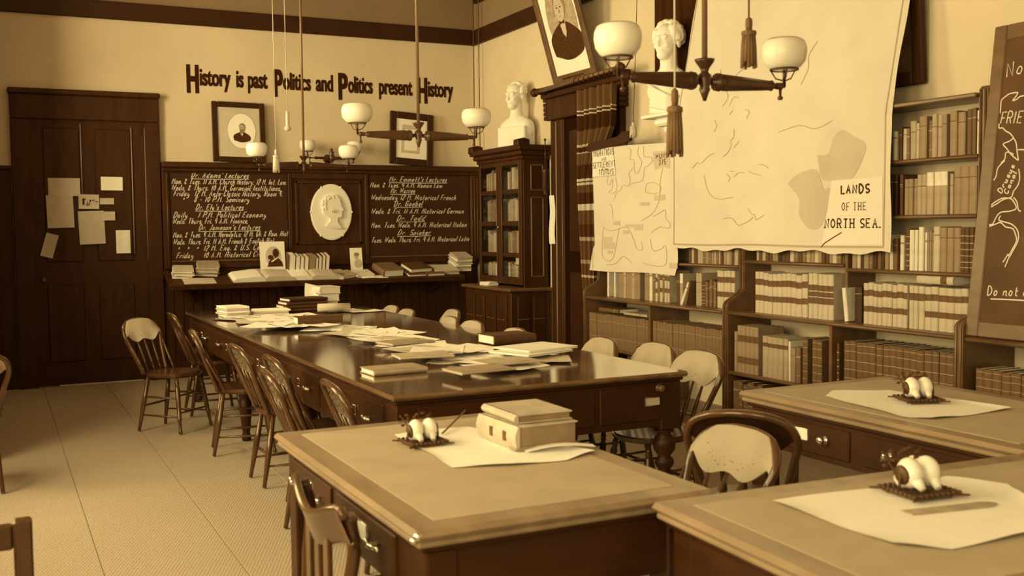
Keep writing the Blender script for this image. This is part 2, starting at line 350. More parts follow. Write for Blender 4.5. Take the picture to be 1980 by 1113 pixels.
# door with notices
d = thing('door_1', 'tall dark panelled door with papers pinned on it', None); d['kind'] = 'structure'; 
MB().cbox(.19, .36, YB-.06, YB, 0, 2.66, .008).build('casing', DARK, d); MB().cbox(1.43, 1.578, YB-.06, YB, 0, 2.66, .008).build('casing', DARK, d)
MB().cbox(.19, 1.578, YB-.065, YB, 2.66, 2.9, .008).cbox(.175, 1.59, YB-.09, YB, 2.9, 2.955, .012).build('door_head', DARK, d)
lf = MB().box(.36, 1.43, YB-.035, YB-.005, .02, 2.66).build('door_leaf', DARK, d)
for a, b, z0, z1 in ((.47, .81, 1.25, 2.58), (.95, 1.29, 1.25, 2.58), (.47, .81, .25, 1.02), (.95, 1.29, .25, 1.02)):
    MB().cbox(a, b, YB-.045, YB-.03, z0, z1, .01).build('door_panel', DARK, lf)
BEAD_HILITE = mat('bead_highlight', .36, .3, .5)  # light tone paints the gloss highlight along the moulding edges
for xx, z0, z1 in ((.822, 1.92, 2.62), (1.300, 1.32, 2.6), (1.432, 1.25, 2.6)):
    MB().tube([(xx, YB-.047, z0), (xx, YB-.047, z1)], .006, 6).build('bead', BEAD_HILITE, lf)
MB().cbox(.55, 1.35, YB-.055, YB-.01, .006, .022, .004).build('underdoor_light', PAPER2, d)  # pale strip painted as light showing under the door
MB().turn((.44, YB-.035, 1.08), (.44, YB-.1, 1.08), [(0, .03), (.1, .03), (.15, .012), (.5, .012), (.6, .028), (.9, .03), (1, .018)]).build('door_knob', BRONZE, lf)

NOTES = [('wide sheet at the top left of the door', .509, .802, 1.906, 2.084, 0, PAPER2), ('large folded sheet below the wide sheet', .489, .735, 1.591, 1.915, -.02, PAPER2), ('small printed card in the middle', .783, .975, 1.777, 1.922, .01, PAPER2),
         ('short paper slip right of the printed card', .981, 1.116, 1.824, 1.886, 0, PAPER2), ('tall sheet below the printed card', .778, 1.02, 1.425, 1.757, -.03, PAPER2), ('lower short slip overlapping the tall sheet', .998, 1.121, 1.661, 1.751, 0, PAPER2),
         ('blank card at the upper right of the door', .997, 1.204, 1.964, 2.1, .01, PAPER), ('blank card at the lower right of the door', 1.123, 1.26, 1.327, 1.561, 0, PAPER), ('crooked torn strip at the lower left of the door', .445, .56, 1.3, 1.535, .28, PAPER2)]
for i, (lb, a, b, z0, z1, an, pm) in enumerate(NOTES):
    w2, h2 = (b-a)/2, (z1-z0)/2; cx_, cz_ = (a+b)/2, (z0+z1)/2
    m = MB(); yy = -.003-.003*(i % 3)
    fn = lambda u, v: ((u-.5)*2*w2, -.004*math.sin(u*9+i)*.5-.006*(v < .1), (v-.5)*2*h2)
    m.grid(fn, 8, 8)
    o = m.build('pinned_notice', pm, loc=(cx_, YB-.052+yy, cz_), rot=(0, an, 0)); tag(o, 'paper notice, '+lb, 'notice', 'papers pinned on the door')
    if i == 2:
        q = MB()
        for a_, b_, c_, d_ in ((-.06, -.045, -.03, .03), (-.062, -.03, .022, .032), (-.03, -.005, -.035, -.028), (-.018, -.012, -.035, 0), (0, .006, -.035, -.005), (.005, .02, .0, .02), (.03, .05, .01, .018), (.06, .08, -.0, .006)): q.box(a_, b_, -.008, -.006, c_, d_)
        q.build('print', INK, o)

# ---------------------------------------------------------------- lecture blackboards
bb = thing('wall_blackboard', 'pair of framed blackboards chalked with lecture timetables', 'blackboard', (0, YB, 0))
MB().box(1.584, XR, -.05, 0, 1.12, 2.2).build('backing', DARK, bb)
MB().cbox(1.584, XR, -.11, 0, 2.2, 2.262, .012).cbox(1.584, XR, -.085, 0, 2.165, 2.2, .008).build('cornice', DARK, bb)
for a, b in ((1.584, 1.655), (2.895, 2.94), (3.765, 3.81), (5.06, XR)): MB().cbox(a, b, -.075, -.05, 1.15, 2.165, .008).build('stile', DARK, bb)
for a, b, z0, z1 in ((1.655, 2.895, 2.152, 2.165), (3.81, 5.06, 2.152, 2.165), (1.655, 2.895, 1.15, 1.235), (3.81, 5.06, 1.15, 1.235), (2.94, 3.765, 2.1, 2.165), (2.94, 3.765, 1.15, 1.36)): MB().cbox(a, b, -.072, -.05, z0, z1, .008).build('rail', DARK, bb)
for a, b in ((1.66, 2.89), (3.815, 5.055)): MB().cbox(a, b, -.085, -.07, 1.222, 1.237, .004).build('chalk_rail', CASEW, bb)
for a in (5.075, 5.11, 5.145, 1.63): MB().tube([(a, -.078, 1.2), (a, -.078, 2.13)], .0045, 6).build('bead', CASEW, bb)
for a, b in ((2.975, 3.73),):
    for (p, q, r_, s_) in ((a, a+.03, 1.38, 2.08), (b-.03, b, 1.38, 2.08), (a, b, 2.05, 2.08), (a, b, 1.38, 1.41)): MB().cbox(p, q, -.064, -.05, r_, s_, .006).build('panel_moulding', DARK, bb)
for a, b in ((1.665, 2.885), (3.82, 5.05)): MB().box(a, b, -.056, -.05, 1.235, 2.152).build('slate', SLATE, bb)
LEFT = [
  ("Dr. Adams' Lectures",1.875,2.476,2.103,1), ('Mon. & Tues. 11 A.M. Church History: 12 M. Int. Law.',1.681,2.885,2.036,0), ('Wedn. & Thurs. 10 A.M. Germanic Institutions,',1.675,2.824,1.970,0),
  ('Friday  12 M. Ante-Classic History, Room 9.',1.694,2.839,1.910,0), ('"    8 - 10 P.M. Seminary',1.780,2.481,1.849,0), ("Dr. Ely's Lectures",1.913,2.413,1.768,1), ('Daily    1 P.M. Political Economy',1.683,2.657,1.686,0),
  ('Wedn. Thurs. Fri. 9 A.M. Finance,',1.675,2.458,1.622,0), ("Dr. Jameson's Lectures",1.937,2.584,1.554,1), ('Mon. & Tues. 9 A.M. Herodotus: 12 M. Gk. & Rom. Hist',1.677,2.885,1.480,0),
  ('Wedn. Thurs. Fri. 11 A.M. French & English Hist',1.675,2.731,1.407,0), ('"   "   "  12 M. Eng. & U.S. Const.',1.719,2.684,1.337,0), ('Friday    10 A.M. Historical Crit.',1.702,2.627,1.264,0)]
RIGHT = [
  ("Mr. Emmott's Lectures",4.056,4.769,2.082,1), ('Mon. & Tues. 9 A.M. Roman Law.',3.827,4.722,2.015,0), ('Mr. Warren',4.072,4.373,1.952,1), ('Wednesday 12 M. Historical French',3.83,4.883,1.875,0),
  ('Dr. Goebel',4.107,4.460,1.804,1), ('Wedn. & Fri. 11 A.M. Historical German',3.83,4.980,1.718,0), ('Dr. Todd',4.135,4.489,1.638,1), ('Mon. Tues. Wedn. 9 A.M. Historical Italian',3.83,5.015,1.560,0),
  ('Dr. Spieker',4.144,4.557,1.473,1), ('Tues. Wedn. Thurs. Fri. 9 A.M. Historical Latin',3.83,5.045,1.393,0)]
bfn = lambda u, v, d: (u, -.0572-d, v)
for L in (LEFT, RIGHT):
    for t, a, b, z, u in L:
        letter('chalk_writing', t, a, b, z, .056, .0074, CHALK, bb, bfn, .42, .015)
        if u:
            m = MB(); ribbon(m, [(a, z-.014), ((a+b)/2, z-.017), (b, z-.012)], .006, 0, bfn); m.build('chalk_underline', CHALK, bb)
# oval plaster medallion
md = thing('plaster_medallion', 'oval white plaster medallion with profile head between the blackboards', 'medallion', (3.371, YB-.064, 1.737))
ov = [(.234*math.cos(a*PI/24), .309*math.sin(a*PI/24)) for a in range(48)]
RX = Matrix.Rotation(PI/2, 4, 'X')                               # xy polygon -> xz, extrude towards -y
MB().prism(ov, 0, .02, RX).prism([(p*.96, q*.96) for p, q in ov], .02, .026, RX).build('plaque', PLASTER, md)
prof = [(-.03, .19), (.04, .2), (.085, .17), (.105, .12), (.115, .09), (.112, .075), (.135, .04), (.145, .025), (.125, .012), (.122, 0), (.128, -.012), (.118, -.022), (.122, -.04), (.115, -.062), (.09, -.068), (.07, -.075), (.068, -.12), (.085, -.16), (.11, -.19), (.0, -.18), (-.07, -.155), (-.03, -.12), (-.03, -.08), (-.06, -.05), (-.1, -.02), (-.115, .05), (-.105, .12), (-.07, .17)]
prof = smooth_line(prof+[prof[0]], 3)[:-1]
hd = MB().prism(prof, .024, .042, RX)
for s_, h_ in ((.95, .05), (.89, .056)): hd.prism([((p+.0)*s_, (q-.02)*s_+.02) for p, q in prof], h_-.008, h_, RX)
hd.build('profile_head', PLASTER, md)
hr = MB(); rr = random.Random(3)
for _ in range(45):
    a = rr.uniform(1.0, PI+.9); q = rr.uniform(.62, 1.); hr.ball((-.02+.09*q*math.cos(a), -.05-.006*(1-q), .085+.1*q*math.sin(a)), (rr.uniform(.012, .02), .014, rr.uniform(.01, .018)), 6, 4)
hr.build('hair', PLASTER, md)
MB().tube([(.0, -.072, .0), (-.016, -.08, .02), (-.004, -.082, .036), (.01, -.08, .014), (.004, -.072, -.004)], .007, 5).build('ear', PLASTER, md)
for a in (0, 62, 118, 180, 237, 303): MB().ball((.234*math.cos(math.radians(a)), -.02, .309*math.sin(math.radians(a))), .012, 8, 5).build('mounting_stud', PLASTER, md)

# sloping ledge
LT = math.atan2(.13, .48)
LO = Vector((0, 10.85, 1.005)); E2 = Vector((0, math.cos(LT), math.sin(LT))); E3 = Vector((0, -math.sin(LT), math.cos(LT)))
def ledge(x, s, h=0): return LO+Vector((x, 0, 0))+E2*s+E3*h
lg = thing('reading_ledge', 'long sloping dark wooden ledge loaded with books under the blackboards', 'ledge', (1.57, 10.85, 1.005), (LT, 0, 0))
MB().cbox(0, 3.2, 0, .49, -.035, 0, .006).build('shelf_board', DARK, lg)
MB().cbox(-.012, 3.2, -.018, .004, -.05, .008, .006).build('front_nosing', DARK, lg)
for a in (.3, 1.3, 2.3, 2.95): MB().prism([(.46, -.037), (.05, -.037), (.44, -.35)], a, a+.04, Matrix(((0, 0, 1, 0), (1, 0, 0, 0), (0, 1, 0, 0), (0, 0, 0, 1)))).build('bracket', DARK, lg)

# ---------------------------------------------------------------- painted motto
mo = thing('painted_motto', 'dark painted motto lettered across the plaster wall above the pictures', 'lettering', (0, YB-.002, 0))
def font_mesh(text, off=0.):
    cu = bpy.data.curves.new('t', 'FONT'); cu.body = text; cu.size = 1; cu.offset = off; cu.resolution_u = 4
    o = bpy.data.objects.new('t', cu); COL.objects.link(o)
    dg = bpy.context.evaluated_depsgraph_get(); me = bpy.data.meshes.new_from_object(o.evaluated_get(dg)); v = [p.co.copy() for p in me.vertices]; f = [tuple(p.vertices) for p in me.polygons]
    bpy.data.objects.remove(o); bpy.data.curves.remove(cu); bpy.data.meshes.remove(me); return v, f
def painted(text, x0, x1, z0, z1, ref, m=INK, parent=mo, off=.02, bold=.004):
    """ref = 'all': letters fill z0..z1; 'x': baseline z0, x-height z1"""
    v, f = font_mesh(text, off); ax = min(p.x for p in v); bx = max(p.x for p in v)
    if ref == 'x':
        q, _ = font_mesh('x', off); lo = min(p.y for p in q); hi = max(p.y for p in q)
    else: lo = min(p.y for p in v); hi = max(p.y for p in v)
    sx = (x1-x0)/(bx-ax); sz = (z1-z0)/(hi-lo)
    mb = MB(); n = len(v)
    
    for k in (-1, 0, 1): mb.add([(x0+(p.x-ax)*sx+k*bold, -.001-.0004*k, z0+(p.y-lo)*sz) for p in v], f)
    return mb.build('word', m, parent)
MOT = mat('motto_paint', .045, .9, .1)
for t, a, b in (('H', 1.875, 1.99), ('P', 2.787, 2.878), ('P', 3.508, 3.608), ('H', 4.445, 4.56)): painted(t, a, b, 2.983, 3.28, 'all', MOT, off=.03, bold=.006)
for t, a, b in (('istory', 2.007, 2.322), ('is', 2.385, 2.457), ('past', 2.508, 2.712), ('olitics', 2.887, 3.188), ('and', 3.25, 3.44), ('olitics', 3.618, 3.9), ('present', 3.98, 4.378), ('istory', 4.575, 4.887)): painted(t, a, b, 3.066, 3.192, 'x', MOT, off=.022)

# ---------------------------------------------------------------- doorway with curtain on the right wall
d2 = thing('door_2', 'curtained doorway in the right wall with dark carved frame', None); d2['kind'] = 'structure'
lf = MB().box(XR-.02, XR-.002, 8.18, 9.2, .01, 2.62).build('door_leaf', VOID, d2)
for a, b, z0, z1 in ((8.3, 8.65, .3, 1.1), (8.75, 9.08, .3, 1.1), (8.3, 8.65, 1.3, 2.5), (8.75, 9.08, 1.3, 2.5)): MB().cbox(XR-.03, XR-.02, a, b, z0, z1, .008).build('door_panel', DARK2, lf)
MB().cbox(XR-.06, XR, 9.15, 9.42, 0, 2.62, .01).build('casing', DARK, d2); MB().cbox(XR-.06, XR, 8.085, 8.18, 0, 2.62, .01).build('casing', DARK, d2)
for y in (9.29, 9.17): MB().tube([(XR-.064, y, .1), (XR-.064, y, 2.6)], .008, 6).build('bead', BEAD_HILITE if y == 9.29 else CASEW, d2)  # lighter bead paints the edge highlight of the casing
MB().cbox(XR-.09, XR, 8.06, 9.46, 2.62, 2.84, .01).cbox(XR-.13, XR, 8.03, 9.5, 2.84, 2.9, .012).cbox(XR-.16, XR, 8.0, 9.54, 2.9, 2.95, .012).build('carved_head', DARK, d2)
for y in (9.46, 8.06):
    s = 1 if y > 9 else -1; m = MB()
    for z, r_ in ((2.84, .05), (2.79, .042), (2.745, .036), (2.7, .03), (2.655, .026)): m.cbox(XR-.1, XR, y-.02, y+.012+r_*.6, z-.03, z+.01, .006)
    m.build('scroll_bracket', DARK, d2)
rod = thing('curtain_rod', 'wooden curtain rod with ball ends across the doorway head', 'curtain rod', (XR-.22, 9.42, 2.9))
MB().tube([(0, 0, 0), (0, -1.55, .03)], .02, 10).build('pole', CASEW, rod)
for y, z in ((.03, 0), (-1.58, .03)): MB().ball((0, y, z), .045, 10, 7).turn((0, y, z), (0, y+(.07 if y > 0 else -.07), z), [(0, .03), (.6, .03), (1, .012)]).build('finial', DARK, rod)
for y in (-.06, -1.5): MB().cbox(-.02, .14, y-.02, y+.02, -.03, .03, .006).build('rod_bracket', DARK, rod)
cu = thing('striped_curtain', 'striped wool curtain gathered at the right of the doorway', 'curtain', (XR-.21, 0, -.12))
def cfn(u, v):
    z = .05+v*2.88; t = 1-v
    yl = 8.62-.05*t-.3*t*t; yr = 7.93+.31*min(1, max(0, (t-.12)/.16))
    y = yl+(yr-yl)*u
    return (.042*math.sin(u*36+.7*math.sin(v*3))+.014*math.sin(u*75)-.02*t, y+.012*math.sin(u*17), z)
MB().grid(cfn, 70, 24).build('cloth', CURTAIN, cu)
for i in range(8):
    y = 8.62-.09*i; yr = y; mb = MB(); mb.tube([(.032*math.cos(a*PI/6), yr, 3.03+.032*math.sin(a*PI/6)) for a in range(12)], .006, 5, closed=True); mb.build('ring', DARK, cu)

# narrow dark drape above the bust
dr = MB().grid(lambda u, v: (XR-.04+.02*math.sin(u*30), 7.57-.62*u, 2.76+v*1.0), 40, 4)
tag(dr.build('dark_drape', CLOTHD), 'narrow dark pleated drape behind the upper bust', 'drape')

# ---------------------------------------------------------------- glazed corner bookcase
cb = thing('glazed_bookcase', 'dark glazed corner bookcase with carved cornice beside the doorway', 'bookcase', (0, 0, 0))
MB().cbox(4.7, XR, 9.52, 10.66, 0, .89, .008).build('base_cupboard', DARK, cb)
MB().cbox(4.66, XR, 9.48, 10.7, .89, .925, .01).build('base_top', CASEW, cb)
for y0, y1 in ((9.6, 9.82), (9.86, 10.08), (10.14, 10.36), (10.4, 10.62)):
    p = MB().cbox(4.685, 4.7, y0, y1, .12, .84, .006).build('cupboard_door', DARK, cb)
    for k in (0, 1):
        a = y0+.02+k*.1; MB().cbox(4.678, 4.686, a, a+.075, .6, .82, .004).build('sunk_panel', DARK, p); MB().cbox(4.672, 4.686, a, a+.075, .592, .604, .003).build('panel_lip', CASEW, p)
for x0 in (4.77, 4.95):
    MB().cbox(x0, x0+.14, 9.505, 9.52, .15, .84, .006).build('end_panel', DARK, cb); MB().cbox(x0, x0+.13, 9.496, 9.51, .6, .612, .003).build('panel_lip', CASEW, cb)
# carcass of the upper part: back, ends, shelves
MB().box(5.15, XR, 9.55, 10.62, .925, 2.25).build('case_back', DARK2, cb)
MB().cbox(4.87, XR, 9.55, 9.575, .925, 2.25, .004).build('case_end', DARK, cb); MB().cbox(4.87, XR, 10.595, 10.62, .925, 2.25, .004).build('case_end', DARK, cb)
for z in (.96, 1.27, 1.6, 1.93): MB().box(4.885, 5.15, 9.575, 10.595, z-.012, z+.006).build('case_shelf', DARK, cb)
for x0, x1, z0, z1 in ((4.95, 5.1, 1.92, 2.19), (4.95, 5.1, 1.03, 1.86)):
    for a, b, c, d_ in ((x0, x1, z0, z0+.015), (x0, x1, z1-.015, z1), (x0, x0+.015, z0, z1), (x1-.015, x1, z0, z1)): MB().cbox(a, b, 9.54, 9.552, c, d_, .003).build('end_moulding', CASEW, cb)
for y0, y1 in ((9.565, 10.08), (10.09, 10.61)):
    dd = MB(); x0, x1 = 4.85, 4.872
    for a, b, c, e in ((y0, y0+.055, .95, 2.24), (y1-.055, y1, .95, 2.24), (y0+.055, y1-.055, .95, 1.03), (y0+.055, y1-.055, 2.19, 2.24)): dd.cbox(x0, x1, a, b, c, e, .005)
    for c in (1.27, 1.6, 1.93): dd.cbox(x0+.004, x1, y0+.055, y1-.055, c-.035, c+.012, .003)
    do = dd.build('glass_door', DARK, cb)
    MB().box(4.862, 4.866, y0+.05, y1-.05, 1.0, 2.2).build('pane', GLASS, do)
    for yy in (y0+.055, y1-.055): MB().tube([(x0-.001, yy, .98), (x0-.001, yy, 2.21)], .0045, 5).build('bead', CASEW, do)
MB().ball((4.843, 10.1, 1.55), .012, 8, 5).build('door_knob', BRASS, cb)
MB().cbox(4.84, XR, 9.53, 10.64, 2.24, 2.28, .008).cbox(4.81, XR, 9.5, 10.67, 2.28, 2.33, .012).cbox(4.78, XR, 9.47, 10.7, 2.33, 2.385, .012).build('cornice', DARK, cb)
for y in (9.47, 10.6): MB().cbox(4.77, 4.91, y, y+.11, 2.36, 2.43, .01).prism([(4.765, 2.43), (4.915, 2.43), (4.84, 2.45)], y-.0, y+.11, Matrix(((1, 0, 0, 0), (0, 0, 1, 0), (0, 1, 0, 0), (0, 0, 0, 1)))).build('cornice_block', DARK, cb)

# hanging cylinder and paper beside the bookcase
hc = thing('hanging_cylinder', 'dark metal cylinder hanging by a rod at the end of the glazed bookcase', 'cylinder', (5.06, 9.43, 0))
MB().lathe([(.01, 1.87), (.028, 1.885), (.02, 1.9), (.036, 1.92), (.036, 2.1), (.04, 2.11), (.04, 2.125), (.02, 2.14), (.008, 2.16)], 14).build('body', BRONZE, hc)
MB().tube([(0, 0, 2.15), (0, 0, 2.42)], .006, 6).ball((0, 0, 2.43), .014, 8, 6).build('hanger', BRONZE, hc)
o = MB().grid(lambda u, v: (-.004-.006*math.sin(v*7), (.5-u)*(.125-.02*v), (v-1)*.49), 4, 10).build('hanging_paper', PAPER, loc=(XR-.075, 9.36, 1.865)); tag(o, 'long white paper hanging on the doorway casing', 'paper')

# ================================================================== open bookcases along the right wall
XF, XU = 4.775, 4.925                                              # fronts of lower and upper shelves
XYZ = Matrix(((1, 0, 0, 0), (0, 0, 1, 0), (0, 1, 0, 0), (0, 0, 0, 1)))   # polygon (x, z) extruded along y
def upright(y0, y1, parent, top=2.3, name='upright'):
    p = [(XR-.005, 0), (XF, 0), (XF, .955)]+smooth_line([(XF, .955), (XF+.02, .985), (XU-.03, 1.04), (XU, 1.075)], 4)[1:]+[(XU, top-.02), (XU+.02, top), (XR-.005, top)]
    m = MB().prism(p, y0, y1, XYZ); return m.build(name, CASEW, parent)
def bead_line(y, parent, top=2.28):
    m = MB(); P = [(XF-.002, .1), (XF-.002, .95)]+smooth_line([(XF-.002, .955), (XF+.018, .987), (XU-.032, 1.042), (XU-.002, 1.08)], 4)+[(XU-.002, top)]
    m.tube([(a, y, b) for a, b in P], .008, 6); m.build('bead', CASEW, parent)
bc1 = thing('open_bookcase', 'open wooden bookcase beside the doorway, partly behind the small map', 'bookcase', (0, 0, 0), group='open bookcases on the right wall')
bc2 = thing('open_bookcase', 'wide open wooden bookcase behind the large map, with curved uprights', 'bookcase', (0, 0, 0), group='open bookcases on the right wall')
bc3 = thing('open_bookcase', 'low open bookcase under the portable blackboard', 'bookcase', (0, 0, 0), group='open bookcases on the right wall')
upright(8.16, 8.192, bc1, 1.95); upright(6.148, 6.175, bc1); bead_line(8.176, bc1, 1.93); bead_line(6.162, bc1)
upright(6.11, 6.14, bc2); bead_line(6.125, bc2)
p = [(XR-.005, 0), (XF-.03, 0), (XF-.03, .985), (XF-.015, 1.005), (XU-.02, 1.075), (XU-.02, 1.03), (XR-.005, 1.03)]
MB().prism([(XR-.005, 0), (XF-.02, 0), (XF-.02, .98), (XF, 1.0), (XU, 1.06), (XU, 2.28), (XU+.02, 2.3), (XR-.005, 2.3)], 4.03, 4.09, XYZ).build('upright', CASEW, bc2)
for y in (4.045, 4.075): MB().tube([(XF-.022, y, .05), (XF-.022, y, .975), (XF-.002, y, .998), (XU-.002, y, 1.06), (XU-.002, y, 2.28)], .007, 6).build('bead', CASEW, bc2)
def shelf(y0, y1, x0, z, parent, t=.026, nose=True):
    MB().cbox(x0, XR-.01, y0, y1, z-t, z, .004).build('shelf', CASEW, parent)
    if nose: MB().tube([(x0, y0, z-t*.5), (x0, y1, z-t*.5)], t*.42, 6).build('shelf_nosing', CASEW, parent)
for y0, y1, bc in ((6.175, 8.16, bc1), (4.09, 6.11, bc2)):
    shelf(y0, y1, XF, .922, bc); MB().cbox(XF+.02, XR-.01, y0, y1, 0, .085, .004).build('plinth', CASEW, bc)
    shelf(y0, y1, XF, .11, bc); shelf(y0, y1, XF+.005, .486, bc)
    zt = 1.93 if bc is bc1 else 2.265
    MB().cbox(XU-.03 if bc is bc2 else XU, XR-.005, y0, y1, zt-.025, zt, .006).build('top_board', CASEW, bc)
MB().box(XF+.01, XR-.01, 7.13, 7.155, .11, .9).build('divider', CASEW, bc1); MB().box(XF+.01, XR-.01, 5.065, 5.09, .11, .9).build('divider', CASEW, bc2)
MB().box(XU+.005, XR-.01, 5.08, 5.105, .922, 2.24).build('divider', CASEW, bc2)
shelf(6.175, 8.16, XU, 1.25, bc1); shelf(6.175, 8.16, XU, 1.6, bc1)
shelf(5.105, 6.11, XU, 1.29, bc2); shelf(5.105, 6.11, XU, 1.62, bc2); shelf(5.105, 6.11, XU, 1.95, bc2)
for z in (1.263, 1.596, 1.929): shelf(4.09, 5.08, XU, z, bc2)
# low case under the portable blackboard
shelf(2.2, 4.028, XF, .922, bc3, .03); shelf(2.2, 4.028, XF+.005, .486, bc3); shelf(2.2, 4.028, XF, .11, bc3)
MB().cbox(XF+.02, XR-.01, 2.2, 4.028, 0, .085, .004).build('plinth', CASEW, bc3)
MB().box(XF+.01, XR-.01, 3.1, 3.13, .11, .89).build('divider', CASEW, bc3); MB().cbox(XF, XR-.005, 2.16, 2.2, 0, .93, .006).build('upright', CASEW, bc3)

# ---------------------------------------------------------------- books
def book_mesh(t, h, d, bulge=.006, ct=.0025):
    arc = [(t/2-t/2*math.cos(PI*i/4), -bulge*math.sin(PI*i/4)) for i in range(5)]
    outer = [(0, d)]+arc+[(t, d)]; inner = [(t-ct, d), (t-ct, .004), (ct, .004), (ct, d)]
    P = outer+inner; n = len(P); m = MB()
    v = [(x, y, 0) for x, y in P]+[(x, y, h) for x, y in P]
    f = [(i, (i+1) % n, n+(i+1) % n, n+i) for i in range(n)]
    # caps as quads between outer and inner outline
    no = len(outer)
    cap = [(0, 1, n-2, n-1), (1, 2, 3, 4, 5, n-3, n-2), (5, 6, n-4, n-3)]
    f += [tuple(reversed(c)) for c in cap]+[tuple(n+i for i in c) for c in cap]
    m.add(v, f); return m
def band(m, t, z0, z1, bulge, off=.0009):
    arc = [(t/2-(t/2)*math.cos(PI*i/4), -bulge*math.sin(PI*i/4)-off) for i in range(5)]
    m.add([(x, y, z0) for x, y in arc]+[(x, y, z1) for x, y in arc], [(i, i+1, 6+i, 5+i) for i in range(4)], True)
STY = {
 'pale2': (6, [(.30, .44, BLABEL), (.68, .83, BLABEL)], 'pale volume with two dark labels'),
 'pale4': (6, [(.33, .47, BLABEL), (.49, .6, BLABEL), (.62, .75, BLABEL)], 'tall pale dark-banded volume'),
 'pale1': (6, [(.66, .83, BLABEL)], 'pale volume with one dark label'),
 'red': (3, [(.78, .785, GOLD), (.3, .305, GOLD)], 'brown periodical volume'),
 'leather': (2, [(.12, .125, GOLD), (.28, .287, GOLD), (.45, .457, GOLD), (.62, .627, GOLD), (.8, .806, GOLD), (.93, .935, GOLD)], 'leather volume with gilt rules'),
 'ornate': (4, [(.2, .34, BLABEL), (.66, .8, BLABEL)], 'tall tan dark-banded volume'),
 'label': (5, [(.74, .84, BLABEL)], 'buff volume with narrow label'),
 'cap': (5, [(.68, 1., TONES[7])], 'tan volume with white-wrapped head'),
 'studded': (1, [(.1, .12, TONES[5]), (.22, .24, TONES[5]), (.36, .38, TONES[5]), (.5, .52, TONES[5]), (.64, .66, TONES[5]), (.8, .82, TONES[5])], 'black gilt-stamped volume'),
 'white': (7, [], 'slim white-backed volume'), 'ivory': (7, [(.75, .8, TONES[4])], 'ivory paper-bound volume'),
 'black': (0, [(.8, .81, GOLD)], 'black cloth volume'), 'dark': (1, [(.75, .76, GOLD), (.7, .705, GOLD)], 'dark cloth volume'), 'umber': (2, [(.78, .8, TONES[5])], 'umber cloth volume'),
 'brown': (3, [(.72, .74, TONES[6]), (.2, .21, TONES[6])], 'brown cloth volume'), 'tan': (4, [(.76, .78, TONES[2])], 'tan cloth volume'), 'buff': (5, [(.7, .72, TONES[2])], 'buff cloth volume'), 'pale': (6, [(.8, .82, TONES[2])], 'pale plain-backed volume')}
def add_book(label, group, M, t, h, d, style, bands=True, pages=True):
    ti, bs, _ = STY[style]; bul = min(.008, t*.22)
    o = book_mesh(t, h, d, bul).build('book', TONES[ti]); o.matrix_world = M
    tag(o, label, 'book', group)
    if pages: MB().box(.0025, t-.0025, .004, d-.005, .004, h-.004).build('page_block', PAGES, o)
    if bands:
        by = {}
        for z0, z1, m in bs: by.setdefault(m.name, (m, []))[1].append((z0, z1))
        for m, zz in by.values():
            q = MB()
            if m is BLABEL:
                for z0, z1 in zz: q = MB(); band(q, t, z0*h, z1*h, bul); q.build('spine_label', m, o)
            else:
                for z0, z1 in zz: band(q, t, z0*h, z1*h, bul)
                q = q.build('spine_rule', m, o)
                if len(zz) > 1: q['kind'] = 'stuff'
    return o
RZ = Matrix.Rotation(-PI/2, 4, 'Z')
NB = [0]
def row(where, group, x, z, runs, d=.19, rng=1, top=None):
    """runs: (y_start, y_end, style or list of styles, thickness, height, jitter); y runs downwards = left to right in the room"""
    r = random.Random(rng); i = 0
    for y0, y1, sty, t, h, j in runs:
        y = y0
        while y-t*.7 > y1:
            st = sty if isinstance(sty, str) else r.choice(sty)
            tt = t*(1+r.uniform(-j, j)); hh = h*(1+r.uniform(-j, j)*(.45 if not isinstance(sty, str) else .12)); dd = d*(1+r.uniform(-.08, .05))
            if y-tt < y1-.004: tt = max(.008, y-y1)
            M = Matrix.Translation((x+r.uniform(0, .008), y, z+.0005)) @ RZ @ Matrix.Rotation(r.uniform(-.006, .006), 4, 'Y')
            add_book('%s, %s from left %s' % (STY[st][2], ORD[min(i, 38)], where), group, M, tt-.0012, hh, dd, st)
            y -= tt; i += 1; NB[0] += 1
    return i
row('on lower shelf by the doorway', 'brown periodicals on the lower shelves', XF+.03, .486, [(8.14, 7.165, 'red', .043, .288, .12)], .24, 1)
row('on lower shelf left of curved upright', 'brown periodicals on the lower shelves', XF+.03, .486, [(7.12, 6.19, 'red', .043, .285, .12)], .24, 2)
row('on the counter under the small map', 'mixed books on the counter under the small map', XF+.145, .922,
    [(8.02, 7.97, 'white', .03, .285, .05), (7.9, 7.86, 'white', .025, .27, .1), (7.82, 7.5, ['buff', 'tan', 'tan'], .04, .27, .1), (7.42, 7.34, 'tan', .035, .26, .1), (7.34, 7.29, 'ivory', .045, .27, .1), (7.29, 7.06, ['pale2', 'brown', 'pale2'], .033, .25, .12), (6.95, 6.86, ['cap', 'dark'], .04, .24, .1),
     (6.69, 6.62, 'buff', .035, .25, .1), (6.62, 6.43, ['tan', 'brown', 'studded', 'dark'], .026, .2, .15), (6.43, 6.19, 'pale2', .042, .283, .06)], .2, 3)
row('under large map, left of curved upright', 'mixed books half hidden by the large map', XU+.02, 1.25, [(6.82, 6.19, ['tan', 'dark', 'buff', 'brown'], .035, .2, .25)], .16, 4)
row('on lower shelf right of curved upright', 'tall books on the lower middle shelf', XF+.03, .486, [(6.08, 6.045, 'tan', .035, .29, 0), (6.045, 5.78, 'ornate', .047, .34, .06), (5.77, 5.5, 'label', .055, .285, .06), (5.5, 5.475, 'white', .02, .27, 0), (5.475, 5.37, ['brown', 'tan'], .045, .235, .05), (5.36, 5.31, 'leather', .048, .305, 0), (5.27, 5.17, 'leather', .048, .305, .02)], .22, 5)
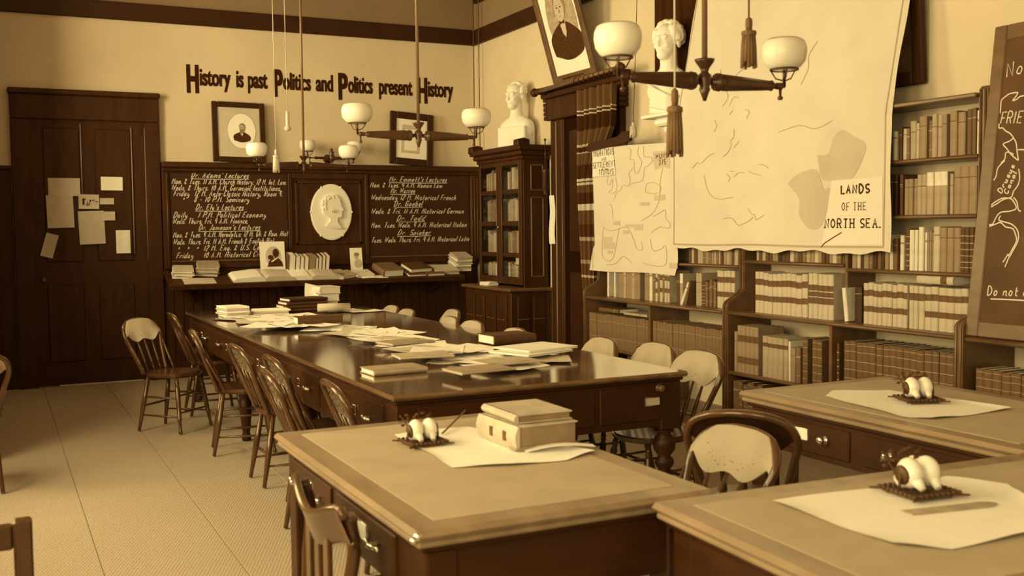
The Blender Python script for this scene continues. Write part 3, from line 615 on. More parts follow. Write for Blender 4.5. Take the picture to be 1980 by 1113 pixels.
row('on lower shelf beside end post', 'leather law reports on the lower shelf', XF+.03, .486, [(5.04, 5.02, 'studded', .02, .3, 0), (4.98, 4.1, 'leather', .052, .325, .1)], .24, 6)
row('on bottom shelf right of curved upright', 'books on the bottom shelf', XF+.03, .11, [(6.09, 5.75, ['leather', 'umber', 'leather'], .055, .31, .15), (5.4, 5.1, ['leather', 'umber'], .06, .31, .15), (5.06, 4.6, ['leather', 'umber'], .06, .31, .15)], .24, 7)
row('on counter left of the divider', 'pale law reports on the counter', XF+.1, .922, [(5.93, 5.38, 'pale2', .05, .285, .18), (5.38, 5.12, 'pale4', .046, .298, .1)], .2, 8)
row('on counter beside portable blackboard', 'pale law reports on the counter', XF+.1, .922, [(4.89, 4.52, 'pale2', .042, .255, .2), (4.52, 4.41, 'pale1', .04, .255, .2), (4.41, 4.1, 'pale2', .05, .255, .15)], .2, 9)
row('on middle shelf under large map', 'mixed books half hidden by the large map', XU+.02, 1.29, [(6.0, 5.76, ['tan', 'dark', 'buff'], .033, .2, .2), (5.72, 5.12, ['buff', 'brown', 'pale', 'tan', 'dark'], .037, .2, .25)], .16, 10)
row('on shelf under the map corner', 'books on the shelf above the pale reports', XU+.02, 1.263, [(5.06, 4.68, ['umber', 'pale', 'black', 'tan', 'brown'], .036, .2, .2), (4.66, 4.63, 'ivory', .035, .21, 0), (4.62, 4.59, 'studded', .03, .25, 0), (4.59, 4.53, 'white', .035, .24, .1), (4.52, 4.48, 'white', .038, .26, 0), (4.47, 4.41, ['ivory', 'tan'], .016, .235, .1), (4.41, 4.36, 'pale', .046, .262, 0), (4.36, 4.22, 'tan', .046, .255, .03), (4.22, 4.1, 'studded', .031, .257, .06)], .17, 11)
row('on second shelf of tall bookcase', 'books on the second shelf of the tall bookcase', XU+.02, 1.596, [(4.75, 4.685, 'black', .03, .25, .1), (4.67, 4.645, 'dark', .026, .245, 0), (4.63, 4.535, 'tan', .033, .215, .03), (4.535, 4.465, 'buff', .036, .237, .02), (4.465, 4.315, 'cap', .05, .247, .02), (4.3, 4.275, 'buff', .024, .23, 0), (4.27, 4.1, 'tan', .055, .268, .08)], .17, 12)
row('on top shelf of tall bookcase', 'books on the top shelf of the tall bookcase', XU+.02, 1.929, [(4.73, 4.69, 'ivory', .032, .175, .05), (4.685, 4.655, 'dark', .027, .2, .05), (4.65, 4.6, ['pale', 'brown'], .027, .19, .06), (4.595, 4.55, 'buff', .045, .225, 0), (4.55, 4.525, 'pale', .02, .21, 0), (4.525, 4.465, 'tan', .055, .245, 0), (4.455, 4.43, 'brown', .026, .215, 0), (4.43, 4.315, ['buff', 'buff', 'tan'], .036, .25, .12), (4.3, 4.19, ['umber', 'tan'], .05, .25, .1), (4.185, 4.12, 'umber', .03, .255, .08), (4.118, 4.1, 'ivory', .018, .24, 0)], .17, 13)
row('under the portable blackboard', 'books in the low bookcase', XF+.03, .486, [(3.99, 3.4, 'leather', .06, .262, .15)], .22, 14)
# leaning and lying books
def lay(label, group, M, t, h, d, style): return add_book(label, group, M, t, h, d, style)
lay('white book leaning against the divider on the counter', 'leaning books', Matrix.Translation((XF+.09, 5.035, .924)) @ Matrix.Rotation(-.13, 4, 'X') @ RZ, .034, .215, .19, 'white')
lay('dark book standing behind the leaning white book', 'leaning books', Matrix.Translation((XF+.12, 4.98, .924)) @ RZ, .06, .225, .18, 'black')
lay('pale slim book slanting under the small map corner', 'leaning books', Matrix.Translation((XF+.1, 6.84, .924)) @ Matrix.Rotation(.5, 4, 'X') @ RZ, .026, .21, .19, 'ivory')
lay('dark slim book slanting beside the pale slanting book', 'leaning books', Matrix.Translation((XF+.1, 6.775, .924)) @ Matrix.Rotation(.28, 4, 'X') @ RZ, .018, .2, .19, 'umber')
FLAT = Matrix.Rotation(PI/2, 4, 'Y')
lay('tan volume lying on top of the pale reports', 'lying books', Matrix.Translation((XF+.11, 4.47, 1.238)) @ RZ @ FLAT, .045, .26, .19, 'pale1')
lay('marbled book lying on the periodicals by the doorway', 'lying books', Matrix.Translation((XF+.04, 7.98, .830)) @ RZ @ FLAT, .035, .33, .2, 'umber')
lay('thin pale book lying on the periodicals', 'lying books', Matrix.Translation((XF+.03, 7.56, .816)) @ RZ @ FLAT, .022, .36, .2, 'buff')
# small books behind the cabinet glass
rr = random.Random(5); SM = {}; PB = MB()
for k, (z, h) in enumerate(((.967, .22), (1.277, .24), (1.607, .25), (1.937, .24))):
    for y0, y1 in ((10.02, 9.63), (10.54, 10.15)):
        y = y0
        while True:
            t = rr.uniform(.03, .048); hh = h*rr.uniform(.78, 1.0)
            if y-t < y1: break
            ti = rr.choice((4, 5, 6, 6, 7)); M = Matrix.Translation((4.92+rr.uniform(0, .01), y, z)) @ RZ
            q = book_mesh(t-.002, hh, .16, .006); SM.setdefault(ti, MB()).add(q.v, q.f, False, M); PB.box(.003, t-.005, .004, .15, .004, hh-.004, M); y -= t
sb = PB.build('books_behind_glass', PAGES); tag(sb, 'rows of small books behind the glass of the corner bookcase', 'books', kind='stuff')
for ti, q in SM.items(): q.build('covers', TONES[ti], sb)['kind'] = 'stuff'
o = MB().box(4.9, 4.903, 9.66, 9.8, 1.16, 1.25).build('paper_slip', PAPER); tag(o, 'white paper card standing behind the lowest cabinet glass', 'paper')
for k, dz in enumerate((0, .013, .026)):
    o = MB().cbox(-.1+k*.012, .1, -.06, .07, 0, .012, .002).build('pamphlet', PAPER, loc=(4.79, 10.25, .926+dz), rot=(0, 0, .1*k-PI/2)); tag(o, '%s thin white pamphlet stacked on the cupboard top of the glazed bookcase' % ('lowest', 'middle', 'topmost')[k], 'pamphlet', 'pamphlets on the cupboard')

# ================================================================== maps
bm_ = thing('hanging_map', 'large cloth wall map titled LANDS OF THE NORTH SEA over the bookcases', 'map', (4.88, 6.98, 1.385))
KU = .205; ZB = .83
def bigfn(u, v, d=0.):                                             # u to the right along the wall, v up; bends back to the wall above the bookcase top
    wv = .006*math.sin(u*3.1+v*2)*max(0, 1-v/1.2)
    x = -.001-d+wv
    if v > ZB: x += (v-ZB)*KU
    return (x, -u, v)
def bigcloth(u, v):
    U = .038+u*2.262; e = .010*math.sin(U*9)+.007*math.sin(U*23+1)
    V = -.022+e+(2.28-e)*v
    return bigfn(U+.006*math.sin(v*22), V)
MB().grid(bigcloth, 60, 44).build('cloth', MAPP, bm_)
def stroke_part(name, lines, w, m, parent, fn, d=.003, jit=0.):
    q = MB()
    for l in lines: ribbon(q, smooth_line(l, 4), w, d, fn)
    o = q.build(name, m, parent)
    if len(lines) > 1: o['kind'] = 'stuff'
    return o
def sub(poly, n=4):
    out = []
    for i in range(len(poly)):
        a = poly[i]; b = poly[(i+1) % len(poly)]
        out += [(a[0]+(b[0]-a[0])*k/n, a[1]+(b[1]-a[1])*k/n) for k in range(n)]
    return out
def patch(name, poly, m, parent, fn, d):
    v = [fn(x, y, d) for x, y in poly]; cx_ = sum(p[0] for p in poly)/len(poly); cy_ = sum(p[1] for p in poly)/len(poly)
    v.append(fn(cx_, cy_, d)); n = len(poly); q = MB(); q.add(v, [(i, (i+1) % n, n) for i in range(n)]); return q.build(name, m, parent)
patch('title_panel', sub([(1.806, .442), (2.235, .447), (2.24, .031), (1.726, .025)]), MAPL, bm_, bigfn, .0025)
patch('tinted_region', *[smooth_line(q+q[:1], 3)[:-1] for q in ([(1.673, .614), (1.774, .618), (1.814, .715), (1.895, .759), (1.995, .708), (2.093, .657), (2.075, .573), (1.979, .449), (1.806, .442), (1.712, .462)],)], MAPT, bm_, bigfn, .002)
patch('tinted_region', *[smooth_line(q+q[:1], 3)[:-1] for q in ([(1.391, .437), (1.448, .481), (1.549, .515), (1.669, .516), (1.734, .393), (1.797, .383), (1.725, .161), (1.607, .131), (1.506, .224), (1.506, .332)],)], MAPT, bm_, bigfn, .002)
stroke_part('border_line', [[(2.246, .022), (2.25, .4), (2.255, .83), (2.252, 1.4), (2.25, 2.2)]], .009, INKF, bm_, bigfn)
stroke_part('border_line', [[(.048, .02), (.05, .4), (.05, .83), (.052, 1.4), (.05, 2.2)]], .009, INKF, bm_, bigfn)
stroke_part('border_line', [[(.045, .014), (.5, .012), (1.0, .02), (1.6, .014), (2.246, .018)]], .014, INKF, bm_, bigfn)
rr = random.Random(11)
coast = [[(.967, .282), (1.005, .24), (1.043, .231), (1.068, .198), (1.142, .226)], [(.689, .211), (.784, .21), (.85, .167), (.915, .167), (.967, .183), (1.03, .223)], [(.675, .671), (.742, .7), (.783, .748), (.769, .774), (.809, .804), (.80, .86)], [(.809, .729), (.862, .763)],
         [(.756, .556), (.816, .555)], [(.81, .52), (.862, .542), (.927, .539)], [(.966, .545), (1.042, .529), (1.11, .51)], [(1.079, .588), (1.141, .581), (1.19, .558)], [(.729, .541), (.756, .506), (.743, .481)], [(.42, .64), (.5, .69), (.58, .7)], [(.3, .6), (.36, .64), (.4, .63)],
         [(.62, 1.05), (.66, 1.1), (.64, 1.16), (.7, 1.2), (.72, 1.27), (.8, 1.3), (.79, 1.36), (.86, 1.45)], [(.7, 1.05), (.74, 1.1), (.8, 1.09)], [(.55, .95), (.58, .9), (.56, .86)], [(.9, 1.0), (.94, .97), (.93, .93)], [(.75, 1.0), (.72, .97)], [(.5, 1.2), (.54, 1.27), (.52, 1.33)], [(1.45, 1.1), (1.5, 1.2), (1.48, 1.3), (1.55, 1.38)], [(1.3, .8), (1.5, .82), (1.65, .79), (1.8, .83)], [(.45, .55), (.5, .42), (.62, .36), (.8, .37)]]
stroke_part('coast_line', [[(a+rr.uniform(-.006, .006), b+rr.uniform(-.006, .006)) for a, b in l] for l in coast], .0048, INKF, bm_, bigfn)
stroke_part('tear', [[(1.721, .01), (1.758, .041), (1.902, .108)]], .007, INK, bm_, bigfn, .004)
letter('lettering', 'LANDS', 1.885, 2.14, .354, .052, .0125, INK, bm_, lambda u, v, d: bigfn(u, v, .004), 0)
letter('lettering', 'OF THE', 1.895, 2.115, .248, .047, .0055, INK, bm_, lambda u, v, d: bigfn(u, v, .004), 0, serif=True)
letter('lettering', 'NORTH SEA.', 1.745, 2.235, .138, .054, .0095, INK, bm_, lambda u, v, d: bigfn(u, v, .004), 0, serif=True)
MB().tube([(.3, .1, 2.27), (.3, -2.4, 2.27)], .018, 8).build('top_batten', DARK, bm_)

sm_ = thing('hanging_map', 'small cloth map titled MIGRATIONS AND SETTLEMENT OF THE TEUTONS', 'map', (4.90, 8.26, 1.155))
def smfn(u, v, d=0.): return (-d+.004*math.sin(u*5+v*3), -u, v)
def smcloth(u, v):
    xl = .03 + (.035*(1-v) if v > .19 else 0) + (-.06*(1-v/.19) if v < .19 else 0); xr = 1.29+.07*(1-v)-(.05*(1-v/.1) if v < .1 else 0)
    bot = -.006-.006*math.sin(u*7); top = 1.108-.052*u
    return smfn(xl+(xr-xl)*u, bot+(top-bot)*v)
MB().grid(smcloth, 24, 24).build('cloth', MAPP, sm_)
patch('title_panel', sub([(.045, 1.095), (.397, 1.088), (.437, .839), (.033, .838)]), MAPL, sm_, smfn, .0025)
stroke_part('title_border', [[(.397, 1.088), (.41, .98), (.437, .845)], [(.437, .841), (.25, .836), (.033, .838)]], .006, INKF, sm_, smfn)
patch('tinted_region', [(1.002, 1.003), (1.24, .995), (1.243, .85), (1.142, .873), (1.03, .853), (1.002, .939)], MAPT, sm_, smfn, .002)
L2 = [[(.638, 1.064), (.678, 1.026), (.661, .961), (.718, .957)], [(.795, 1.06), (.778, .997), (.837, .928), (.787, .844), (.737, .846), (.722, .946)], [(.868, 1.06), (.873, .975), (.973, .957), (.988, .919), (.925, .89), (.876, .872), (.852, .775), (.696, .755), (.676, .733)],
      [(.708, .886), (.646, .84), (.666, .784), (.635, .735), (.552, .744), (.51, .701), (.457, .691), (.403, .625)], [(.308, .834), (.296, .766), (.34, .764), (.383, .802), (.372, .717), (.313, .696), (.404, .682), (.458, .736), (.437, .816)], [(.327, .592), (.37, .557), (.38, .454)], [(.215, .386), (.335, .351), (.497, .374)],
      [(.215, .386), (.189, .141), (.3, .085), (.387, .128), (.453, .283), (.497, .374), (.632, .373), (.713, .284), (.773, .196), (.852, .197), (.833, .263)], [(1.009, .468), (1.103, .499), (1.177, .519), (1.186, .455), (1.25, .402), (1.213, .371), (1.103, .382), (.989, .339)], [(.969, .285), (1.007, .189), (1.12, .201), (1.185, .228), (1.194, .086), (1.063, .061), (.851, .082)],
      [(.266, .05), (.419, .065), (.547, .131), (.691, .073)], [(1.142, .868), (1.104, .732), (1.104, .658), (1.085, .584), (.99, .49), (.834, .438)], [(.894, .676), (.914, .74), (1.029, .746), (1.113, .711), (1.104, .669), (1.01, .656), (.894, .676)]]
stroke_part('coast_line', L2, .0048, INKF, sm_, smfn)
for a, b in [[(1.019, .645), (1.174, .598)], [(.815, .591), (.952, .561)], [(.391, .437), (.497, .402)], [(.724, .406), (.857, .356)], [(.591, .407), (.714, .384)], [(.545, .356), (.648, .323)], [(.214, .299), (.367, .254)], [(.213, .252), (.41, .191)], [(1.234, .092), (1.347, .048)], [(.279, .178), (.377, .15)]]:
    patch('map_tag', [(a[0], b[1]), (b[0], b[1]), (b[0], a[1]), (a[0], a[1])], MAPT, sm_, smfn, .002)
sf = lambda u, v, d: smfn(u, v, .004)
for t, a, b, z, h in (('MIGRATIONS', .06, .415, 1.02, .055), ('AND', .2, .29, .975, .025), ('SETTLEMENT', .05, .44, .915, .05), ('OF THE', .2, .32, .885, .02), ('TEUTONS', .15, .41, .85, .046), ('HUNS', 1.045, 1.225, .94, .04), ('375', 1.085, 1.2, .888, .04)): letter('lettering', t, a, b, z, h, .0062 if h > .03 else .0035, INK, sm_, sf, 0)
q = MB(); q.box(-.02, .005, -.62, .0, 1.085, 1.135); q.build('top_batten', DARK2, sm_)
MB().prism([(-.0, 1.07), (-.0, 1.13), (-.03, 1.145), (-.5, 1.165), (-.58, 1.2), (-.7, 1.2), (-.7, 1.12), (-.6, 1.1)], -.03, .0, Matrix(((0, 0, 1, 0), (1, 0, 0, 0), (0, 1, 0, 0), (0, 0, 0, 1)))).build('carrying_bar', DARK2, sm_)
def tassel(name, label, top, zt, zb, r, cm=CORD, tm=TASSEL, ceil=4.69, group=None, lean=(0, 0), neck=.25):
    t = thing(name, label, 'tassel', top, group=group)
    MB().tube([(lean[0]*(1), lean[1], ceil-top[2]), (0, 0, zt-top[2])], .0035, 5).build('cord', cm, t)
    L = zt-zb
    MB().lathe([(.003, 0), (r*.45, -.04*L), (r*.5, -neck*.6*L), (r*.4, -neck*L)], 8, Matrix.Translation((0, 0, zt-top[2]))).build('neck', tm, t)
    MB().lathe([(r*.4, -neck*L), (r*1.02, -neck*L-.03*L), (r*1.05, -neck*L-.09*L), (r*.75, -neck*L-.13*L)], 12, Matrix.Translation((0, 0, zt-top[2]))).build('knot', tm, t)
    q = MB()
    for i in range(14):
        a = 2*PI*i/14; c, s = math.cos(a), math.sin(a)
        q.tube([(r*.72*c, r*.72*s, zt-top[2]-neck*L-.12*L), (r*.86*c, r*.86*s, zt-top[2]-.6*L), (r*.95*c, r*.95*s, zb-top[2]+.01*(i % 3))], r*.24, 5)
    q.build('fringe', tm, t)['kind'] = 'stuff'; return t
tassel('map_cord', 'pale map cord ending in a small tassel above the small map', (4.87, 7.5, 2.35), 2.42, 2.29, .028, CORDD, CORD, lean=(.2, .17))
tassel('hanging_tassel', 'heavy tassel hanging in front of the large map beside the right globe', (2.436, 3.0, 2.25), 2.285, 2.105, .026, CORDD)
tassel('hanging_tassel', 'heavy tassel hanging in front of the bust bracket', (2.117, 3.0, 2.0), 2.02, 1.785, .026, CORD)
tassel('hanging_tassel', 'pale silk tassel hanging in front of the left blackboard', (2.207, 9.0, 2.2), 2.24, 2.04, .026, CORD, CORD)
t = thing('cord_pull', 'pale wooden cord pull hanging beside the far gas lamp rod', 'cord pull', (2.314, 9.0, 2.5))
MB().tube([(-.01, 0, 2.19), (0, 0, .06)], .0035, 5).build('cord', CORD, t); MB().lathe([(.004, .07), (.014, .06), (.017, -.03), (.016, -.06), (.03, -.075), (.028, -.09), (.008, -.105)], 10).build('acorn', CORD, t)

# ================================================================== portable blackboard on the low bookcase
KB = math.atan(.12)
pb = thing('portable_blackboard', 'framed portable blackboard with a chalked map, leaning on the low bookcase', 'blackboard', (4.8, 4.035, .925), (0, KB, 0))
pf = lambda u, v, d: (-.024-d, -u, v)
PW, PH = 1.25, 1.70
LEAN = .0
def pbx(u0, u1, v0, v1, x0, x1, name, m, c=.006): return MB().cbox(x0, x1, -u1, -u0, v0, v1, c).build(name, m, pb)
pbx(0, .082, 0, PH, -.03, .01, 'frame_stile', CASEW); pbx(PW-.082, PW, 0, PH, -.03, .01, 'frame_stile', CASEW); pbx(.082, PW-.082, 0, .085, -.03, .01, 'frame_rail', CASEW); pbx(.082, PW-.082, PH-.085, PH, -.03, .01, 'frame_rail', CASEW)
pbx(.07, PW-.07, .07, PH-.07, -.022, .0, 'slate', SLATE2)
ST = [[(.061,1.218),(.063,1.246),(.081,1.287),(.111,1.307),(.136,1.318),(.181,1.319),(.178,1.304),(.157,1.278),(.183,1.284),(.205,1.296),(.3,1.3)], [(.059,1.161),(.064,1.142),(.093,1.135),(.109,1.136),(.132,1.117),(.161,1.101),(.185,1.075),(.204,1.046),(.213,1.008),(.228,.952)], [(.185,1.075),(.16,1.059),(.124,1.047),(.148,1.022),(.179,.988),(.225,.952)], [(.219,1.008),(.237,1.009),(.3,1.0)],
      [(.122,.944),(.144,.967),(.146,.999),(.172,.997),(.195,.986)], [(.067,.852),(.1,.876),(.102,.909),(.116,.932),(.145,.956)], [(.075,.717),(.111,.735),(.152,.753),(.205,.756),(.217,.788),(.24,.819),(.246,.86),(.235,.907)], [(.078,.707),(.123,.725),(.158,.745),(.2,.751),(.229,.727),(.243,.695),(.203,.682),(.155,.678),(.13,.659),(.108,.615),(.081,.611)],
      [(.082,.601),(.125,.613),(.156,.622),(.191,.598),(.234,.589),(.253,.561),(.265,.525),(.246,.483),(.225,.441)], [(.221,.755),(.244,.731),(.257,.69),(.274,.68)], [(.152,.659),(.144,.636),(.183,.624),(.226,.612),(.261,.584),(.275,.547),(.269,.511),(.248,.469),(.235,.441)], [(.223,.456),(.21,.433),(.194,.409)], [(.244,.457),(.226,.429),(.218,.405),(.21,.384)], [(.141,.209),(.235,.212),(.36,.213)]]
def clip(p): return (max(p[0], .086), p[1])
stroke_part('chalk_map', [[clip(p) for p in l] for l in ST], .0065, CHALK, pb, pf, .0005)
for t, a, b, v, h, an in (('Nor', .095, .26, 1.41, .075, .12), ('FRIE', .087, .235, 1.16, .062, -.05), ('Drusus', .142, .31, .775, .03, 1.15), ('Canal', .18, .31, .77, .027, 1.2), ("Do not er", .112, .39, .228, .048, .04)): letter('chalk_writing', t, a, b, v, h, .006, CHALK, pb, pf, .1, .01, ang=an)

# ================================================================== framed pictures
def frame(root, w, h, fw, m, th=.035, sheet=PAPER2, d=0):
    """picture in local xz plane, facing -y, bottom centre at origin"""
    for a, b, c, e in ((-w/2, -w/2+fw, 0, h), (w/2-fw, w/2, 0, h), (-w/2+fw, w/2-fw, 0, fw), (-w/2+fw, w/2-fw, h-fw, h)): MB().cbox(a, b, -th, 0, c, e, .008).build('frame_rail', m, root)
    MB().box(-w/2+fw*.9, w/2-fw*.9, -.014, -.004, fw*.9, h-fw*.9).build('mount', sheet, root)
def flat(root, name, poly, y, m): return MB().prism(poly, -y, -y+.0012, RX).build(name, m, root) if 0 else MB().prism(poly, y-.0012, y, RX).build(name, m, root)
def ell(cx_, cz_, a, b, n=28): return [(cx_+a*math.cos(2*PI*i/n), cz_+b*math.sin(2*PI*i/n)) for i in range(n)]
PGREY = mat('print_mid_tone', .3, .9, .1, noise=.25, nscale=30); PFACE = mat('print_face_tone', .55, .9, .1, noise=.1, nscale=30); PDARK = mat('print_dark_tone', .08, .9, .1, noise=.3, nscale=40); PVIG = mat('print_vignette', .42, .9, .1, noise=.25, nscale=25)
def portrait(root, cx_, cz_, s, y, beard=True, side=1, vig=False):
    if vig: flat(root, 'portrait_shading', ell(cx_, cz_+.02*s, .36*s, .5*s), y, PVIG); y += .0014
    flat(root, 'portrait_coat', smooth_line([(cx_-.36*s, cz_-.42*s), (cx_-.38*s, cz_-.2*s), (cx_-.16*s, cz_-.06*s), (cx_, cz_-.02*s), (cx_+.16*s, cz_-.06*s), (cx_+.38*s, cz_-.22*s), (cx_+.36*s, cz_-.42*s), (cx_+.1*s, cz_-.5*s), (cx_-.1*s, cz_-.5*s)], 4), y, PDARK)
    flat(root, 'portrait_shirt', [(cx_-.07*s, cz_-.02*s), (cx_+.07*s, cz_-.02*s), (cx_+.05*s, cz_-.16*s), (cx_+.01*s, cz_-.22*s), (cx_-.04*s, cz_-.16*s)], y+.0014, PAPER2)
    flat(root, 'portrait_hair', ell(cx_+.02*s*side, cz_+.2*s, .145*s, .18*s), y+.002, PGREY)
    flat(root, 'portrait_face', ell(cx_, cz_+.14*s, .115*s, .165*s), y+.0034, PFACE)
    if beard: flat(root, 'portrait_beard', smooth_line([(cx_-.105*s, cz_+.13*s), (cx_-.05*s, cz_+.09*s), (cx_+.05*s, cz_+.09*s), (cx_+.105*s, cz_+.13*s), (cx_+.09*s, cz_-.02*s), (cx_, cz_-.1*s), (cx_-.09*s, cz_-.02*s)], 4), y+.0048, PGREY)
    else:
        flat(root, 'portrait_bow', [(cx_-.06*s, cz_-.0*s), (cx_, cz_-.02*s), (cx_+.06*s, cz_+.0*s), (cx_+.06*s, cz_-.05*s), (cx_, cz_-.035*s), (cx_-.06*s, cz_-.05*s)], y+.0048, PDARK)
        flat(root, 'portrait_mouth', [(cx_-.035*s, cz_+.055*s), (cx_+.035*s, cz_+.055*s), (cx_+.03*s, cz_+.047*s), (cx_-.03*s, cz_+.047*s)], y+.0048, PGREY)
    for q in (-1, 1):
        flat(root, 'portrait_eye', ell(cx_+q*.045*s, cz_+.165*s, .022*s, .008*s, 10), y+.0048, PDARK); flat(root, 'portrait_brow', [(cx_+q*.02*s, cz_+.186*s), (cx_+q*.075*s, cz_+.192*s), (cx_+q*.07*s, cz_+.2*s), (cx_+q*.02*s, cz_+.194*s)], y+.0048, PGREY)
    flat(root, 'portrait_nose', [(cx_+.004*s, cz_+.17*s), (cx_+.022*s, cz_+.1*s), (cx_-.012*s, cz_+.095*s)], y+.0048, PGREY)
tl = math.atan2(.09, .63)
p1 = thing('framed_picture', 'framed oval portrait of a bearded man standing on the left blackboard cornice', 'picture', (2.375, YB-.105, 2.263), (-.10, .012, 0))
frame(p1, .555, .64, .058, DARK2, .03, PAPER2)
flat(p1, 'oval_rim', ell(.03, .335, .152, .19), .0155, INKF); flat(p1, 'oval_mount', ell(.03, .335, .147, .185), .0168, PAPER); portrait(p1, .03, .33, .23, .0185)
p2 = thing('framed_picture', 'framed pale certificate tilted above the right blackboard', 'picture', (4.31, YB-.095, 2.263), (-.10, .07, 0))
frame(p2, .53, .605, .078, DARK2, .03, PAPER)
flat(p2, 'inner_border', [(-.125, .14), (.095, .14), (.11, .46), (-.11, .46)], .0155, INKF); flat(p2, 'inner_sheet', [(-.12, .145), (.09, .145), (.105, .455), (-.105, .455)], .017, PAPER2); flat(p2, 'picture_block', [(-.09, .17), (.065, .17), (.075, .41), (-.08, .41)], .0185, PAPER)
p3 = thing('framed_picture', 'large framed portrait of a man in a bow tie leaning above the doorway', 'picture', (XR-.1, 8.79, 2.955), (.285, 0, -PI/2))
frame(p3, .82, 1.05, .075, mat('picture_frame_oak', .14, .5, .4, noise=.3, nscale=9), .04, PAPER)
portrait(p3, .02, .57, .74, .018, beard=False, vig=True)
flat(p3, 'caption_plate', [(-.2, .03), (.2, .03), (.2, .045), (-.2, .045)], .041, INK)
p4 = thing('framed_picture', 'dark framed picture half hidden behind the large map', 'picture', (XR-.012, 4.98, 2.4), (.06, 0, -PI/2))
frame(p4, .64, .62, .085, DARK, .05, mat('dark_print', .16, .7, .2, noise=.4, nscale=6))
# mounted photographs standing on the ledge
def card(label, x, s, w, h, m, fig):
    c = ledge(x, s, .004); o = thing('mounted_photograph', label, 'photograph', c, (-.14, 0, 0))
    MB().cbox(-w/2, w/2, -.004, 0, 0, h, .0015).build('card', m, o); fig(o)
def fig_a(o):
    flat(o, 'portrait_shading', ell(.01, .17, .085, .11), .0045, PAPER2); flat(o, 'portrait_coat', [(-.06, .06), (-.04, .12), (.0, .15), (.045, .165), (.1, .11), (.11, .06)], .006, PDARK); flat(o, 'portrait_head', ell(.0, .195, .04, .05), .0075, PFACE)
    flat(o, 'portrait_hair', ell(.035, .205, .033, .048), .009, PDARK); flat(o, 'portrait_beard', ell(-.022, .16, .03, .026), .009, PDARK); flat(o, 'portrait_collar', [(-.02, .118), (.05, .16), (.055, .15), (-.01, .108)], .0095, PAPER)
def fig_b(o): flat(o, 'portrait_coat', ell(.02, .07, .045, .05), .0045, PFACE); flat(o, 'portrait_face', ell(.0, .15, .024, .034), .006, PFACE); flat(o, 'portrait_hair', ell(.003, .172, .03, .02), .0075, PGREY)
card('large mounted photograph of a bearded man standing on the ledge', 2.68, .33, .27, .33, PAPER, fig_a)
card('small mounted photograph leaning on the ledge beside the medallion', 3.61, .33, .14, .245, PAPER, fig_b)

# ================================================================== plaster busts
def remesh(o, vox, it=3):
    r = o.modifiers.new('r', 'REMESH'); r.mode = 'VOXEL'; r.voxel_size = vox; r.use_smooth_shade = True
    s = o.modifiers.new('s', 'SMOOTH'); s.iterations = it; s.factor = .5
    dg = bpy.context.evaluated_depsgraph_get(); me = bpy.data.meshes.new_from_object(o.evaluated_get(dg)); o.modifiers.clear(); old = o.data; o.data = me
    me.polygons.foreach_set('use_smooth', [True]*len(me.polygons)); bpy.data.meshes.remove(old)
def bust(name, label, loc, rz, s, hair, chest, seed):
    t = thing(name, label, 'bust', loc, (0, 0, rz)); r = random.Random(seed)
    hz = .44*s                                                     # height of the head's centre; the head faces -y
    m = MB()
    def B(x, y, z, a, b, c): m.ball((x*s, y*s, hz+z*s), (a*s, b*s, c*s), 16, 12)
    B(0, .01, .045, .078, .095, .085); B(0, -.03, -.01, .062, .065, .09); B(0, -.05, -.075, .042, .042, .035)       # skull, face, chin
    B(0, -.098, -.012, .011, .02, .02); B(0, -.092, .012, .009, .014, .03)                                            # nose
    B(.03, -.083, .032, .026, .012, .009); B(-.03, -.083, .032, .026, .012, .009)                                     # brows
    B(.036, -.07, -.02, .02, .018, .016); B(-.036, -.07, -.02, .02, .018, .016)                                       # cheeks
    B(0, -.088, -.048, .022, .01, .006); B(0, -.084, -.06, .02, .01, .006)                                            # lips
    B(.078, .012, -.005, .01, .022, .032); B(-.078, .012, -.005, .01, .022, .032)                                     # ears
    m.turn((0, .02*s, hz-.2*s), (0, .005*s, hz-.03*s), [(0, .075*s), (.4, .056*s), (1, .055*s)], 16)                   # neck
    for x, y, z, a, b, c in chest: m.ball((x*s, y*s, z*s), (a*s, b*s, c*s), 16, 12)
    m.cbox(-.1*s, .1*s, -.07*s, .08*s, 0, .06*s, .01)
    o = m.build('figure', PLASTER, t); remesh(o, .006*s, 3)
    h = MB()
    for _ in range(hair):
        a = r.uniform(-.6 if hair > 150 else -.35, PI+(.6 if hair > 150 else .35)); e = r.uniform(-.35 if hair > 150 else -.1, 1.4)
        x, y, z = .08*math.cos(a)*math.cos(e), .095*math.sin(a)*math.cos(e)+.015, .09*math.sin(e)+.045
        if y < -.045 and z < (.075 if hair > 150 else .09): continue
        k = r.uniform(.014, .024)*(1.35 if hair > 150 else 1); h.ball((x*s, y*s, hz+z*s), (k*s, k*s, k*s*.8), 8, 6)
    o = h.build('hair', PLASTER, t); remesh(o, .006*s, 2)
    e = MB()
    for q in (-1, 1): e.ball((q*.03*s, -.079*s, hz+.014*s), (.012*s, .008*s, .007*s), 8, 6)
    e.build('eyes', PLASTER, t)
    return t
# square-cut herm bust on the glazed bookcase
b1 = bust('plaster_bust', 'white square-cut plaster bust standing on the glazed bookcase', (4.98, 9.93, 2.386), -1.15, 1.18, 110, [(0, .02, .2, .15, .08, .09), (.12, .02, .16, .06, .07, .09), (-.12, .02, .16, .06, .07, .09), (0, 0, .1, .15, .085, .12)], 1)
mm = MB().cbox(-.185, .185, -.085, .1, 0, .215, .012); mm.build('herm_block', PLASTER, b1)
